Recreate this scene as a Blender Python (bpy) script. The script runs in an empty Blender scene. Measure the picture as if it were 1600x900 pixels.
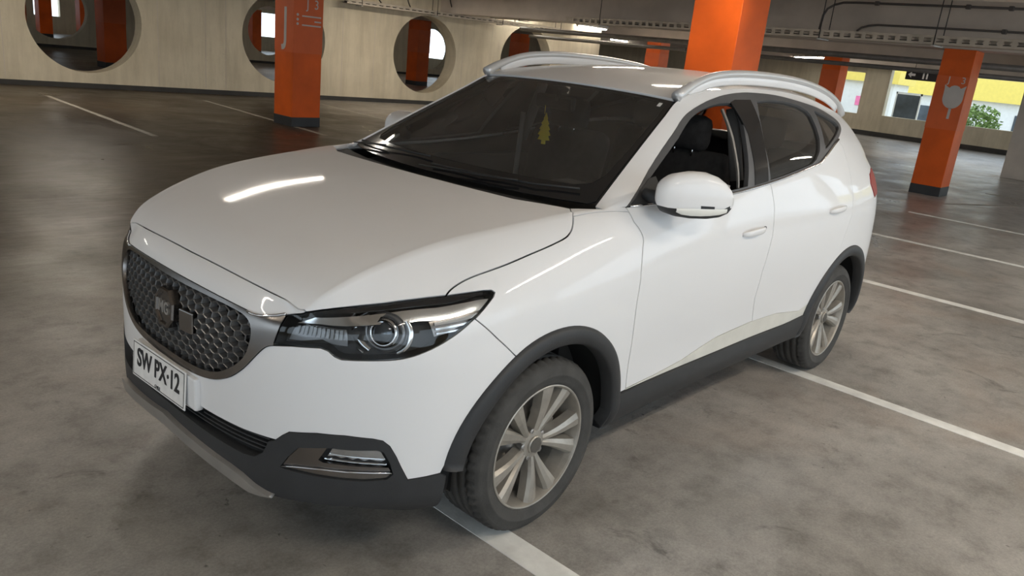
import bpy, bmesh, math, random
import numpy as np
from mathutils import Vector, Matrix
from mathutils.geometry import delaunay_2d_cdt

random.seed(7)
SC = bpy.context.scene
COL = SC.collection

# =====================================================================
# CAMERA, WORLD, SUN, EXPOSURE
# world axes: +x the way the car faces, +y its left, z up, metres;
# the origin is on the floor under the middle of the front axle
# =====================================================================
cam_d = bpy.data.cameras.new('camera')
cam = bpy.data.objects.new('camera', cam_d)
COL.objects.link(cam)
CR = Vector((-0.678549, 0.727295, 0.103017))
CU = Vector((-0.144556, -0.269716, 0.952028))
CD = Vector((-0.72019, -0.631106, -0.288151))
cam.matrix_world = Matrix(((CR.x, CU.x, -CD.x, 1.9309), (CR.y, CU.y, -CD.y, 2.3522), (CR.z, CU.z, -CD.z, 1.6145), (0, 0, 0, 1)))
cam_d.sensor_width = 36.0
cam_d.lens = 36.0 * 1217.48 / 1600.0
cam_d.clip_start = 0.05
cam_d.clip_end = 500
SC.camera = cam

world = bpy.data.worlds.new('world')
SC.world = world
world.use_nodes = True
wn = world.node_tree
bg = wn.nodes['Background']
bg.inputs['Color'].default_value = (0.76, 0.89, 1.0, 1)      # bright hazy sky, even all round
bg.inputs['Strength'].default_value = 2.35

SC.view_settings.view_transform = 'Standard'
SC.view_settings.look = 'None'
SC.view_settings.gamma = 1.0
SC.view_settings.exposure = 0.08
SC.view_settings.use_curve_mapping = False
SC.cycles.max_bounces = 10
SC.cycles.diffuse_bounces = 6
SC.cycles.glossy_bounces = 5
SC.cycles.transparent_max_bounces = 16
SC.cycles.sample_clamp_indirect = 8.0


def portal(name, loc, rot, sx, sy):
    """a light portal in a real opening: emits nothing, only guides the sky light in"""
    l = bpy.data.lights.new(name, 'AREA')
    l.shape = 'RECTANGLE'
    l.size = sx
    l.size_y = sy
    l.cycles.is_portal = True
    o = bpy.data.objects.new(name, l)
    COL.objects.link(o)
    o.location = loc
    o.rotation_euler = rot


CEIL = 3.2
YF = 6.6          # open facade on the car's left
XF = 13.0         # open facade ahead of the car
portal('daylight_portal', (-8.0, YF - .05, 1.8), (math.radians(-90), 0, 0), 42, 2.5)
portal('daylight_portal', (XF - .05, -3.0, 1.8), (0, math.radians(90), 0), 2.5, 24)

# =====================================================================
# MATERIALS
# =====================================================================
def new_mat(name):
    m = bpy.data.materials.new(name)
    m.use_nodes = True
    nt = m.node_tree
    b = nt.nodes['Principled BSDF']
    return m, nt, b


def _noise(nt, scale, detail=4, rough=.55, vec=None, dist=0.0):
    n = nt.nodes.new('ShaderNodeTexNoise')
    n.inputs['Scale'].default_value = scale
    n.inputs['Detail'].default_value = detail
    n.inputs['Roughness'].default_value = rough
    n.inputs['Distortion'].default_value = dist
    if vec is not None:
        nt.links.new(vec, n.inputs['Vector'])
    return n


def _coord(nt, scale=(1, 1, 1)):
    g = nt.nodes.new('ShaderNodeNewGeometry')
    mp = nt.nodes.new('ShaderNodeMapping')
    mp.inputs['Scale'].default_value = scale
    nt.links.new(g.outputs['Position'], mp.inputs['Vector'])
    return mp.outputs['Vector']


def _ramp(nt, fac, stops):
    r = nt.nodes.new('ShaderNodeValToRGB')
    e = r.color_ramp.elements
    while len(e) < len(stops):
        e.new(.5)
    for i, (p, c) in enumerate(stops):
        e[i].position = p
        e[i].color = c if len(c) == 4 else (*c, 1)
    nt.links.new(fac, r.inputs['Fac'])
    return r


def _mix(nt, fac, a, b, mode='MIX'):
    m = nt.nodes.new('ShaderNodeMix')
    m.data_type = 'RGBA'
    m.blend_type = mode
    for sock, v in ((m.inputs[0], fac), (m.inputs[6], a), (m.inputs[7], b)):
        if hasattr(v, 'is_linked') or hasattr(v, 'links'):
            nt.links.new(v, sock)
        elif isinstance(v, (int, float)):
            sock.default_value = v
        else:
            sock.default_value = (*v, 1) if len(v) == 3 else v
    return m.outputs[2]


def mat(name, color, rough=.5, metal=0.0, var=.08, vs=6.0, coat=0.0, bump=0.0, bs=60.0, spec=None, scale=(1, 1, 1)):
    m, nt, b = new_mat(name)
    v = _coord(nt, scale)
    n = _noise(nt, vs, 5, vec=v)
    lo = tuple(max(0, c * (1 - var)) for c in color)
    hi = tuple(min(1, c * (1 + var)) for c in color)
    r = _ramp(nt, n.outputs['Fac'], [(.3, lo), (.7, hi)])
    nt.links.new(r.outputs['Color'], b.inputs['Base Color'])
    b.inputs['Roughness'].default_value = rough
    b.inputs['Metallic'].default_value = metal
    if spec is not None:
        b.inputs['Specular IOR Level'].default_value = spec
    if coat:
        b.inputs['Coat Weight'].default_value = coat
        b.inputs['Coat Roughness'].default_value = .04
    if bump:
        n2 = _noise(nt, bs, 4, vec=v)
        bp = nt.nodes.new('ShaderNodeBump')
        bp.inputs['Strength'].default_value = bump
        bp.inputs['Distance'].default_value = .01
        nt.links.new(n2.outputs['Fac'], bp.inputs['Height'])
        nt.links.new(bp.outputs['Normal'], b.inputs['Normal'])
    return m


def mat_emit(name, color, strength):
    m, nt, b = new_mat(name)
    b.inputs['Base Color'].default_value = (*color, 1)
    b.inputs['Emission Color'].default_value = (*color, 1)
    b.inputs['Emission Strength'].default_value = strength
    return m


def mat_glass(name, tint, refl_rough=.02, dust=0.0, ior=1.5):
    """clear pane: fresnel mirror over tinted see-through, with a thin layer of dust"""
    m, nt, b = new_mat(name)
    out = nt.nodes['Material Output']
    nt.nodes.remove(b)
    tr = nt.nodes.new('ShaderNodeBsdfTransparent')
    tr.inputs['Color'].default_value = (*tint, 1)
    gl = nt.nodes.new('ShaderNodeBsdfGlossy')
    gl.inputs['Roughness'].default_value = refl_rough
    gl.inputs['Color'].default_value = (1, 1, 1, 1)
    fr = nt.nodes.new('ShaderNodeFresnel')
    fr.inputs['IOR'].default_value = ior
    mx = nt.nodes.new('ShaderNodeMixShader')
    nt.links.new(fr.outputs[0], mx.inputs[0])
    nt.links.new(tr.outputs[0], mx.inputs[1])
    nt.links.new(gl.outputs[0], mx.inputs[2])
    last = mx
    if dust:
        df = nt.nodes.new('ShaderNodeBsdfDiffuse')
        df.inputs['Color'].default_value = (.5, .48, .44, 1)
        n = _noise(nt, 5, 5, vec=_coord(nt))
        mr = nt.nodes.new('ShaderNodeMapRange')
        mr.inputs['From Min'].default_value = .3
        mr.inputs['From Max'].default_value = .75
        mr.inputs['To Min'].default_value = dust * .4
        mr.inputs['To Max'].default_value = dust * 1.6
        nt.links.new(n.outputs['Fac'], mr.inputs['Value'])
        m2 = nt.nodes.new('ShaderNodeMixShader')
        nt.links.new(mr.outputs[0], m2.inputs[0])
        nt.links.new(mx.outputs[0], m2.inputs[1])
        nt.links.new(df.outputs[0], m2.inputs[2])
        last = m2
    nt.links.new(last.outputs[0], out.inputs['Surface'])
    return m


def mat_paint():
    """white car lacquer with fine dust and the greyer overhead light painted into faces looking up"""
    m, nt, b = new_mat('white_lacquer')
    v = _coord(nt)
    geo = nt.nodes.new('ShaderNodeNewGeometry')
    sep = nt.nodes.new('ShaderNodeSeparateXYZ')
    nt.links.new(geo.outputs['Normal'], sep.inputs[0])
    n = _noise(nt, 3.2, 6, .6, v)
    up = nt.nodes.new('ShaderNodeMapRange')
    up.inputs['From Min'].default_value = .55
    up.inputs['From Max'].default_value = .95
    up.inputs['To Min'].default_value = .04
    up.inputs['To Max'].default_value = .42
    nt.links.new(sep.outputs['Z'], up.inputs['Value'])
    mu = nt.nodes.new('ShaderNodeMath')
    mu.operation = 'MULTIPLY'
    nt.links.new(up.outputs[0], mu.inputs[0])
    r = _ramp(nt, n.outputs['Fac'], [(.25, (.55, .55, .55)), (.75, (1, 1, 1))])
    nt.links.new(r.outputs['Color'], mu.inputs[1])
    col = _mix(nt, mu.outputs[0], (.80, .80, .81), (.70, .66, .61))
    # small specks
    n2 = _noise(nt, 55, 2, .5, v)
    r2 = _ramp(nt, n2.outputs['Fac'], [(.76, (0, 0, 0)), (.82, (.25, .25, .25))])
    col = _mix(nt, r2.outputs['Color'], col, (.42, .38, .33))
    nt.links.new(col, b.inputs['Base Color'])
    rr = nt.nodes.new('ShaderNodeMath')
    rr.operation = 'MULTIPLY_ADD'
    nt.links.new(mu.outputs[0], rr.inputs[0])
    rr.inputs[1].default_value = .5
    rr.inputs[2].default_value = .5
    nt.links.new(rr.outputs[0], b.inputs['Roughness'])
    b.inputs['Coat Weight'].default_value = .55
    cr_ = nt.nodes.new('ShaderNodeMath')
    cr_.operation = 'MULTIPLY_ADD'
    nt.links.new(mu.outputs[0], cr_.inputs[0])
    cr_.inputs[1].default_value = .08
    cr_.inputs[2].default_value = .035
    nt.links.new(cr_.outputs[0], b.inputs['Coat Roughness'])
    return m


def mat_floor():
    m, nt, b = new_mat('stained_concrete_floor')
    v = _coord(nt)
    n1 = _noise(nt, .55, 8, .62, v, .4)
    base = _ramp(nt, n1.outputs['Fac'], [(.32, (.22, .205, .185)), (.5, (.335, .318, .295)), (.68, (.46, .44, .41))])
    n2 = _noise(nt, 5.0, 10, .72, v)
    fine = _ramp(nt, n2.outputs['Fac'], [(.30, (.60, .59, .58)), (.5, (1, 1, 1)), (.72, (1.25, 1.25, 1.24))])
    c = _mix(nt, 1.0, base.outputs['Color'], fine.outputs['Color'], 'MULTIPLY')
    # reddish worn patches
    n3 = _noise(nt, .9, 5, .6, v, .6)
    r3 = _ramp(nt, n3.outputs['Fac'], [(.52, (0, 0, 0)), (.70, (.42, .42, .42))])
    c = _mix(nt, r3.outputs['Color'], c, (.33, .245, .185))
    # dark oil spots and scuffs
    n4 = _noise(nt, 2.6, 7, .7, v, 1.4)
    r4 = _ramp(nt, n4.outputs['Fac'], [(.60, (0, 0, 0)), (.72, (.75, .75, .75))])
    c = _mix(nt, r4.outputs['Color'], c, (.085, .078, .070))
    n5 = _noise(nt, 17, 3, .6, v, .8)
    r5 = _ramp(nt, n5.outputs['Fac'], [(.70, (0, 0, 0)), (.76, (.8, .8, .8))])
    c = _mix(nt, r5.outputs['Color'], c, (.065, .06, .055))
    # fine speckle
    n6 = _noise(nt, 90, 3, .8, v)
    r6 = _ramp(nt, n6.outputs['Fac'], [(.3, (.80, .80, .80)), (.7, (1.15, 1.15, 1.15))])
    c = _mix(nt, 1.0, c, r6.outputs['Color'], 'MULTIPLY')
    # weaker light away from the daylight side is put into the floor colour
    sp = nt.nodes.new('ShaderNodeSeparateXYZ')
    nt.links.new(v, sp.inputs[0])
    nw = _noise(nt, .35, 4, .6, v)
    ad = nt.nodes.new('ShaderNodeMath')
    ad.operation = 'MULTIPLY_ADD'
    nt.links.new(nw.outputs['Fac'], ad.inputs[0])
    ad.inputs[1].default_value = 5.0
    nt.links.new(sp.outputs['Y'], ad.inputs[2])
    dim_side = nt.nodes.new('ShaderNodeMapRange')
    dim_side.inputs['From Min'].default_value = 1.9
    dim_side.inputs['From Max'].default_value = -2.2
    dim_side.inputs['To Min'].default_value = 0
    dim_side.inputs['To Max'].default_value = 1
    nt.links.new(ad.outputs[0], dim_side.inputs['Value'])
    # painted darkening and lower gloss beside the car, fading out toward the window end
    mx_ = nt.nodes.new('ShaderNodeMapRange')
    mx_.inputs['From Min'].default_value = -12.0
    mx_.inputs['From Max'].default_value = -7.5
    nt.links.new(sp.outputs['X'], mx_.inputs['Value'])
    dimming = nt.nodes.new('ShaderNodeMath')
    dimming.operation = 'MULTIPLY'
    nt.links.new(dim_side.outputs[0], dimming.inputs[0])
    nt.links.new(mx_.outputs[0], dimming.inputs[1])
    c = _mix(nt, dimming.outputs[0], c, _mix(nt, 1.0, c, (.18, .148, .112), 'MULTIPLY'))
    nt.links.new(c, b.inputs['Base Color'])
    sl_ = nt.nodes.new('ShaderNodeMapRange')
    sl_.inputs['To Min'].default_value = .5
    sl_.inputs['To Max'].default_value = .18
    nt.links.new(dimming.outputs[0], sl_.inputs['Value'])
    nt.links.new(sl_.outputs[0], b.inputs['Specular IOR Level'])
    nr = _noise(nt, 1.1, 6, .65, v, .5)
    rr = nt.nodes.new('ShaderNodeMapRange')
    rr.inputs['From Min'].default_value = .3
    rr.inputs['From Max'].default_value = .7
    rr.inputs['To Min'].default_value = .26
    rr.inputs['To Max'].default_value = .46
    nt.links.new(nr.outputs['Fac'], rr.inputs['Value'])
    nt.links.new(rr.outputs[0], b.inputs['Roughness'])
    vb = _coord(nt, (1.0, 3.5, 1))
    nb = _noise(nt, 2.2, 4, .5, vb)
    bp = nt.nodes.new('ShaderNodeBump')
    bp.inputs['Strength'].default_value = .25
    bp.inputs['Distance'].default_value = .02
    nt.links.new(nb.outputs['Fac'], bp.inputs['Height'])
    bp2 = nt.nodes.new('ShaderNodeBump')
    bp2.inputs['Strength'].default_value = .12
    bp2.inputs['Distance'].default_value = .004
    nt.links.new(n2.outputs['Fac'], bp2.inputs['Height'])
    nt.links.new(bp.outputs['Normal'], bp2.inputs['Normal'])
    nt.links.new(bp2.outputs['Normal'], b.inputs['Normal'])
    return m


def mat_wall():
    m, nt, b = new_mat('board_marked_concrete')
    v = _coord(nt)
    n1 = _noise(nt, .8, 7, .6, v)
    base = _ramp(nt, n1.outputs['Fac'], [(.3, (.54, .475, .35)), (.7, (.68, .605, .46))])
    v2 = _coord(nt, (1.0, 1.0, .12))
    n2 = _noise(nt, 5, 6, .65, v2)
    streak = _ramp(nt, n2.outputs['Fac'], [(.3, (.84, .83, .81)), (.6, (1.04, 1.04, 1.04))])
    c = _mix(nt, 1.0, base.outputs['Color'], streak.outputs['Color'], 'MULTIPLY')
    n3 = _noise(nt, 14, 6, .7, v)
    r3 = _ramp(nt, n3.outputs['Fac'], [(.62, (0, 0, 0)), (.75, (.35, .35, .35))])
    c = _mix(nt, r3.outputs['Color'], c, (.24, .21, .15))
    nt.links.new(c, b.inputs['Base Color'])
    b.inputs['Roughness'].default_value = .8
    bp = nt.nodes.new('ShaderNodeBump')
    bp.inputs['Strength'].default_value = .3
    bp.inputs['Distance'].default_value = .01
    nt.links.new(n3.outputs['Fac'], bp.inputs['Height'])
    nt.links.new(bp.outputs['Normal'], b.inputs['Normal'])
    return m


M = {}
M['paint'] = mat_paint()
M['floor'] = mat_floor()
M['wall'] = mat_wall()
M['ceiling'] = mat('ceiling_concrete', (.60, .53, .46), .85, var=.12, vs=1.2, bump=.2, bs=9)
M['beam'] = mat('beam_concrete', (.54, .475, .41), .85, var=.12, vs=1.6, bump=.2, bs=9)
M['orange'] = mat('orange_gloss_paint', (.66, .104, .008), .45, spec=.25, var=.14, vs=2.2, bump=.08, bs=20)
M['orange_panel'] = mat('pinkish_orange_sign_panel', (.64, .125, .035), .5, spec=.25, var=.08, vs=3)
M['darkred'] = mat('dark_red_paint', (.30, .035, .02), .5, var=.12, vs=2)
M['blackband'] = mat('black_base_paint', (.022, .024, .027), .5, var=.2, vs=4)
M['walldark'] = mat('dark_skirting_paint', (.035, .032, .028), .6, var=.2, vs=3)
M['signgrey'] = mat('pale_grey_marking', (.50, .47, .44), .6, var=.06)
M['linew'] = mat('worn_white_road_paint', (.82, .82, .79), .55, var=.16, vs=7, bump=.15, bs=40)
M['linef'] = mat('faded_grey_road_paint', (.30, .28, .24), .6, var=.2, vs=6)
M['plastic'] = mat('dusty_black_plastic', (.028, .029, .031), .55, var=.12, vs=9, bump=.08, bs=200)
M['plastic_d'] = mat('deep_black_plastic', (.016, .016, .017), .6, var=.2, vs=9)
M['shell'] = mat('black_underbody', (.008, .008, .008), .85, var=.2)
M['trim'] = mat('dusty_black_window_trim', (.085, .085, .088), .5, var=.12, vs=12)
M['gloss'] = mat('gloss_black_trim', (.012, .012, .013), .12, var=.1)
M['chrome'] = mat('bright_chrome', (.72, .72, .73), .10, metal=1, var=.04)
M['satin'] = mat('smoked_satin_chrome', (.24, .225, .215), .25, metal=1, var=.12, vs=5)
M['silver'] = mat('satin_silver_plastic', (.36, .345, .325), .4, metal=.6, var=.1, vs=8)
M['rail'] = mat('silver_white_rail', (.66, .66, .66), .3, metal=.35, var=.05)
M['rocker'] = mat('dusty_cream_sill_paint', (.68, .665, .61), .45, var=.08, vs=7)
M['mesh'] = mat('grille_mesh_black', (.075, .073, .072), .28, var=.1)
M['rubber'] = mat('dusty_tyre_rubber', (.052, .050, .047), .8, var=.22, vs=14, bump=.15, bs=120)
M['rim'] = mat('dusty_champagne_alloy', (.40, .375, .335), .42, metal=.6, var=.15, vs=14)
M['rim_d'] = mat('dark_alloy_pockets', (.13, .122, .11), .5, metal=.5, var=.2, vs=10)
M['steel'] = mat('brake_steel', (.33, .32, .31), .4, metal=.8, var=.15)
M['caliper'] = mat('pale_caliper_metal', (.55, .54, .52), .5, metal=.3, var=.1)
M['cloth'] = mat('charcoal_seat_cloth', (.035, .034, .035), .9, var=.25, vs=30, bump=.2, bs=300)
M['dash'] = mat('dark_dash_plastic', (.030, .029, .028), .7, var=.15, vs=12)
M['greyplastic'] = mat('grey_interior_plastic', (.30, .29, .28), .7, var=.1)
M['ws'] = mat_glass('windscreen_glass', (.92, .93, .91), .015, .045)
M['tint'] = mat_glass('tinted_side_glass', (.36, .34, .32), .02, .03, 1.6)
M['clear'] = mat_glass('clear_lamp_lens', (.93, .94, .95), .015, .0, 1.45)
M['clearside'] = mat_glass('clear_side_glass', (.75, .77, .75), .015, .02)
M['rib'] = mat('dull_silver_ribs', (.30, .31, .32), .4, metal=.6, var=.1)
M['lens'] = mat('smoky_projector_lens', (.10, .115, .13), .05, metal=.6, var=.1)
M['reflector'] = mat('lamp_reflector', (.68, .70, .72), .16, metal=1, var=.06)
M['bezel'] = mat('lamp_bezel_grey', (.24, .245, .255), .28, var=.1, metal=.7)
M['indic'] = mat('pale_indicator_lens', (.80, .79, .74), .12, var=.05)
M['tail'] = mat('red_tail_lens', (.28, .018, .018), .45, var=.1)
M['plate'] = mat('plate_white', (.80, .79, .77), .4, var=.08, vs=30)
M['ink'] = mat('plate_black_ink', (.012, .012, .014), .5, var=.05)
M['redink'] = mat('plate_red_ink', (.45, .05, .04), .5, var=.05)
M['yellow'] = mat('yellow_card', (1.0, .78, .03), .6, var=.04)
M['sticker'] = mat('white_sticker', (.72, .72, .70), .5, var=.05)
M['galv'] = mat('dull_galvanised_metal', (.50, .44, .36), .6, metal=.15, var=.15, vs=5)
M['cable'] = mat('dark_cable_sheath', (.03, .028, .026), .6, var=.2)
M['pipe'] = mat('dark_pipe_paint', (.09, .078, .07), .5, var=.15)
M['lampbody'] = mat('grey_lamp_housing', (.55, .53, .49), .5, var=.06)
M['tube'] = mat_emit('fluorescent_tube', (1.0, .95, .87), 34.0)
M['conduit'] = mat('grey_steel_pipe', (.22, .2, .18), .5, metal=.4, var=.15)
M['sign_black'] = mat('black_sign_board', (.012, .012, .014), .4, var=.1)
M['sign_white'] = mat('sign_white', (.7, .7, .7), .5, var=.03)
M['facade_yellow'] = mat('yellow_facade_paint', (.72, .56, .12), .6, var=.05)
M['white_wall'] = mat('white_render', (.68, .68, .66), .7, var=.05)
M['asphalt'] = mat('pale_outdoor_paving', (.48, .48, .47), .8, var=.15)
M['leaf'] = mat('green_leaves', (.12, .19, .04), .7, var=.5, vs=2.5)
M['pink'] = mat('pink_print', (.75, .18, .36), .6, var=.1)
M['poster'] = mat('dark_blue_grey_board', (.05, .062, .075), .4, var=.5, vs=1.5)

# =====================================================================
# MESH AND OBJECT HELPERS
# =====================================================================
class MB:
    """collects faces (with optional vertex normals) and links them as ONE mesh"""
    def __init__(s):
        s.v = []; s.f = []; s.n = []; s.m = []

    def add(s, verts, faces, normals=None, mi=0):
        o = len(s.v)
        s.v += [tuple(float(c) for c in p) for p in verts]
        for f in faces:
            s.f.append(tuple(int(i) + o for i in f))
            s.m.append(mi)
            s.n.append(None if normals is None else [tuple(float(c) for c in normals[i]) for i in f])
        return s

    def mirrored(s):
        r = MB()
        r.v = [(x, -y, z) for x, y, z in s.v]
        r.f = [tuple(reversed(f)) for f in s.f]
        r.m = list(s.m)
        r.n = [None if n is None else [(a, -b, c) for a, b, c in reversed(n)] for n in s.n]
        return r

    def mesh(s, name, mats, smooth=True):
        me = bpy.data.meshes.new(name)
        me.from_pydata(s.v, [], s.f)
        for m in (mats if isinstance(mats, (list, tuple)) else [mats]):
            me.materials.append(M[m] if isinstance(m, str) else m)
        me.polygons.foreach_set('material_index', s.m)
        me.polygons.foreach_set('use_smooth', [smooth or n is not None for n in s.n])
        if any(n is not None for n in s.n):
            ln = []
            for f, n in zip(s.f, s.n):
                ln += n if n is not None else [(0, 0, 0)] * len(f)
            me.update()
            me.normals_split_custom_set(ln)
        me.update()
        return me

    def build(s, name, mats, parent=None, smooth=True):
        return link(name, s.mesh(name, mats, smooth), parent)


def link(name, me, parent=None):
    o = bpy.data.objects.new(name, me)
    COL.objects.link(o)
    if parent is not None:
        o.parent = parent
    return o


def empty(name, loc=(0, 0, 0), rz=0.0):
    o = bpy.data.objects.new(name, None)
    o.empty_display_size = .1
    COL.objects.link(o)
    o.location = loc
    o.rotation_euler = (0, 0, rz)
    return o


def tag(o, label=None, cat=None, group=None, kind=None):
    for k, v in (('label', label), ('category', cat), ('group', group), ('kind', kind)):
        if v:
            o[k] = v
    return o


def copy_tree(o, parent=None):
    c = o.copy()
    COL.objects.link(c)
    if parent is not None:
        c.parent = parent
    for ch in list(o.children):
        copy_tree(ch, c)
    return c


def bm_mesh(bm, name, mats, smooth=False, parent=None):
    me = bpy.data.meshes.new(name)
    bm.to_mesh(me)
    bm.free()
    for m in (mats if isinstance(mats, (list, tuple)) else [mats]):
        me.materials.append(M[m] if isinstance(m, str) else m)
    for p in me.polygons:
        p.use_smooth = smooth
    return link(name, me, parent)


def box_into(bm, c, s, bev=0.0, rot=None):
    r = bmesh.ops.create_cube(bm, size=1.0)
    vs = r['verts']
    bmesh.ops.scale(bm, vec=s, verts=vs)
    if bev:
        es = list({e for v in vs for e in v.link_edges})
        rr = bmesh.ops.bevel(bm, geom=es, offset=bev, segments=2, affect='EDGES', profile=.5)
        vs = list({v for v in rr['verts']} | {v for v in vs if v.is_valid})
    if rot is not None:
        bmesh.ops.rotate(bm, cent=(0, 0, 0), matrix=rot, verts=vs)
    bmesh.ops.translate(bm, vec=c, verts=vs)
    return vs


def box(name, c, s, m, parent=None, bev=0.0, rot=None):
    bm = bmesh.new()
    box_into(bm, c, s, bev, rot)
    return bm_mesh(bm, name, m, False, parent)


def box3(name, lo, hi, m, parent=None, bev=0.0):
    c = [(a + b) / 2 for a, b in zip(lo, hi)]
    s = [abs(b - a) for a, b in zip(lo, hi)]
    return box(name, c, s, m, parent, bev)


def tube_mb(mb, path, rad, seg=8, flat=1.0, up=(0, 0, 1), cap=True, mi=0):
    P = np.array(path, float)
    n = len(P)
    R_ = np.broadcast_to(np.array(rad, float), (n,)) if np.ndim(rad) == 0 else np.array(rad, float)
    T = np.gradient(P, axis=0)
    T /= np.linalg.norm(T, axis=1)[:, None] + 1e-12
    V = []
    for i in range(n):
        a = np.cross(T[i], up)
        if np.linalg.norm(a) < 1e-3:
            a = np.cross(T[i], (1, 0, 0))
        a /= np.linalg.norm(a)
        b = np.cross(a, T[i])
        for k in range(seg):
            t = 2 * math.pi * k / seg
            V.append(P[i] + R_[i] * (a * math.cos(t) + b * math.sin(t) * flat))
    F = []
    for i in range(n - 1):
        for k in range(seg):
            k2 = (k + 1) % seg
            F.append((i * seg + k, i * seg + k2, (i + 1) * seg + k2, (i + 1) * seg + k))
    if cap:
        F.append(tuple(range(seg - 1, -1, -1)))
        F.append(tuple((n - 1) * seg + k for k in range(seg)))
    mb.add(V, F, None, mi)
    return mb


def tube(name, path, rad, m, parent=None, seg=8, flat=1.0, up=(0, 0, 1)):
    return tube_mb(MB(), path, rad, seg, flat, up).build(name, m, parent)


def lathe_mb(mb, prof, c, seg=48, mi=0, rmod=None, close=False):
    """profile of (radius, y) turned about the y axis through c"""
    V = []
    n = len(prof)
    for k in range(seg):
        t = 2 * math.pi * k / seg
        for j, (r, y) in enumerate(prof):
            if rmod:
                r = rmod(j, k, r)
            V.append((c[0] + r * math.cos(t), c[1] + y, c[2] + r * math.sin(t)))
    F = []
    for k in range(seg):
        k2 = (k + 1) % seg
        for j in range(n - 1 if not close else n):
            j2 = (j + 1) % n
            F.append((k * n + j, k2 * n + j, k2 * n + j2, k * n + j2))
    mb.add(V, F, None, mi)
    return mb


def prism_mb(mb, poly, fn, d0, d1, mi=0):
    """flat polygon (a,b) -> fn(a,b,depth) extruded between two depths"""
    n = len(poly)
    V = [fn(a, b, d0) for a, b in poly] + [fn(a, b, d1) for a, b in poly]
    F = [tuple(range(n)), tuple(range(2 * n - 1, n - 1, -1))]
    F += [(i, i + n, (i + 1) % n + n, (i + 1) % n) for i in range(n)]
    mb.add(V, F, None, mi)
    return mb


def fix_normals(me):
    bm = bmesh.new()
    bm.from_mesh(me)
    bmesh.ops.recalc_face_normals(bm, faces=bm.faces)
    bm.to_mesh(me)
    bm.free()


def text_obj(name, s, size, m, mat_world, parent=None, ext=.002, sx=1.0, align='CENTER', off=0.0):
    cu = bpy.data.curves.new(name, 'FONT')
    cu.body = s
    cu.size = size
    cu.extrude = ext
    cu.offset = off
    cu.align_x = align
    cu.align_y = 'CENTER'
    o = bpy.data.objects.new(name, cu)
    COL.objects.link(o)
    dg = bpy.context.evaluated_depsgraph_get()
    me = bpy.data.meshes.new_from_object(o.evaluated_get(dg))
    COL.objects.unlink(o)
    bpy.data.objects.remove(o)
    me.name = name
    me.transform(Matrix.Diagonal((sx, 1, 1, 1)))
    me.transform(mat_world)
    me.materials.clear()
    me.materials.append(M[m])
    return link(name, me, parent)


def frame_mat(origin, xdir, ydir):
    x = Vector(xdir).normalized()
    y = Vector(ydir).normalized()
    z = x.cross(y).normalized()
    return Matrix(((x.x, y.x, z.x, origin[0]), (x.y, y.y, z.y, origin[1]), (x.z, y.z, z.z, origin[2]), (0, 0, 0, 1)))

# =====================================================================
# CAR BODY SURFACES (half body, y >= 0), interpolated through measured tables
# =====================================================================
# ---------- spline ----------
def cr(P, m):
    """chord-param Catmull-Rom through P (n,3) sampled m per segment"""
    P=np.asarray(P,float); n=len(P)
    d=np.maximum(np.sqrt(np.linalg.norm(np.diff(P,axis=0),axis=1)),1e-4)
    t=np.concatenate([[0],np.cumsum(d)])
    T=np.zeros_like(P)
    s=np.diff(P,axis=0)/d[:,None]
    T[1:-1]=(s[:-1]*d[1:,None]+s[1:]*d[:-1,None])/(d[1:]+d[:-1])[:,None]
    T[0]=2*s[0]-T[1] if n>2 else s[0]; T[-1]=2*s[-1]-T[-2] if n>2 else s[-1]
    out=[]
    for i in range(n-1):
        u=np.linspace(0,1,m,endpoint=False)[:,None]
        h00=2*u**3-3*u**2+1;h10=u**3-2*u**2+u;h01=-2*u**3+3*u**2;h11=u**3-u**2
        out.append(h00*P[i]+h10*d[i]*T[i]+h01*P[i+1]+h11*d[i]*T[i+1])
    out.append(P[-1:]); return np.concatenate(out)
def tensor(G, mu, mv):
    G=np.asarray(G,float) # [i][j][3]
    A=np.stack([cr(G[:,j],mu) for j in range(G.shape[1])],1)
    return np.stack([cr(A[i],mv) for i in range(A.shape[0])],0)
# ---------- body tables (x fwd, y left, z up; front axle at x=0) ----------
mid=[(.90,0),(.897,.15),(.884,.30),(.862,.42),(.830,.52),(.785,.605),(.72,.685),(.635,.757),(.54,.815),(.42,.862)]
r7=[(.872,0),(.868,.15),(.856,.30),(.838,.42),(.810,.52),(.768,.60),(.71,.675),(.632,.740),(.538,.788),(.42,.838)]
r8=[(.85,0,.865),(.846,.15,.865),(.836,.3,.862),(.818,.42,.855),(.793,.51,.848),(.768,.585,.85),(.705,.648,.868),(.625,.69,.893),(.53,.728,.922),(.41,.762,.948)]
r9=[(.815,0,.90),(.813,.15,.90),(.806,.30,.895),(.795,.41,.888),(.782,.50,.88),(.77,.578,.87),(.72,.605,.918),(.63,.625,.965),(.52,.646,1.005),(.41,.666,1.036)]
cols=[]
for k,(x,y) in enumerate(mid):
    nx,ny=(1,0) if k<3 else ((.8,.4) if k<6 else (.5,.8)); 
    f=1-y/.889*.4
    c=[(x-.06*nx,y*(1-.03)-.04*(ny>0)*ny,.205+.015*(k>6)),(x-.012*nx,y-.012*ny,.27),(x-.002,y,.34),(x-.002,y,.42),(x,y,.52),(x,y,.64),(x-.006,y,.75)]
    a,b=r7[k]; c.append((a,b,.82+.05*max(0,(k-6))/4)); c.append(r8[k]); c.append(r9[k]); cols.append(c)
low=[(.205),(.27),(.34),(.42),(.52),(.64),(.76)]
def side(x,ys,z7,y7,z8,y8,z9,y9,zs=(.215,.27,.34,.42,.52,.64,.76)):
    return [(x,y,z) for y,z in zip(ys,zs)]+[(x,y7,z7),(x,y8,z8),(x,y9,z9)]
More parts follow.
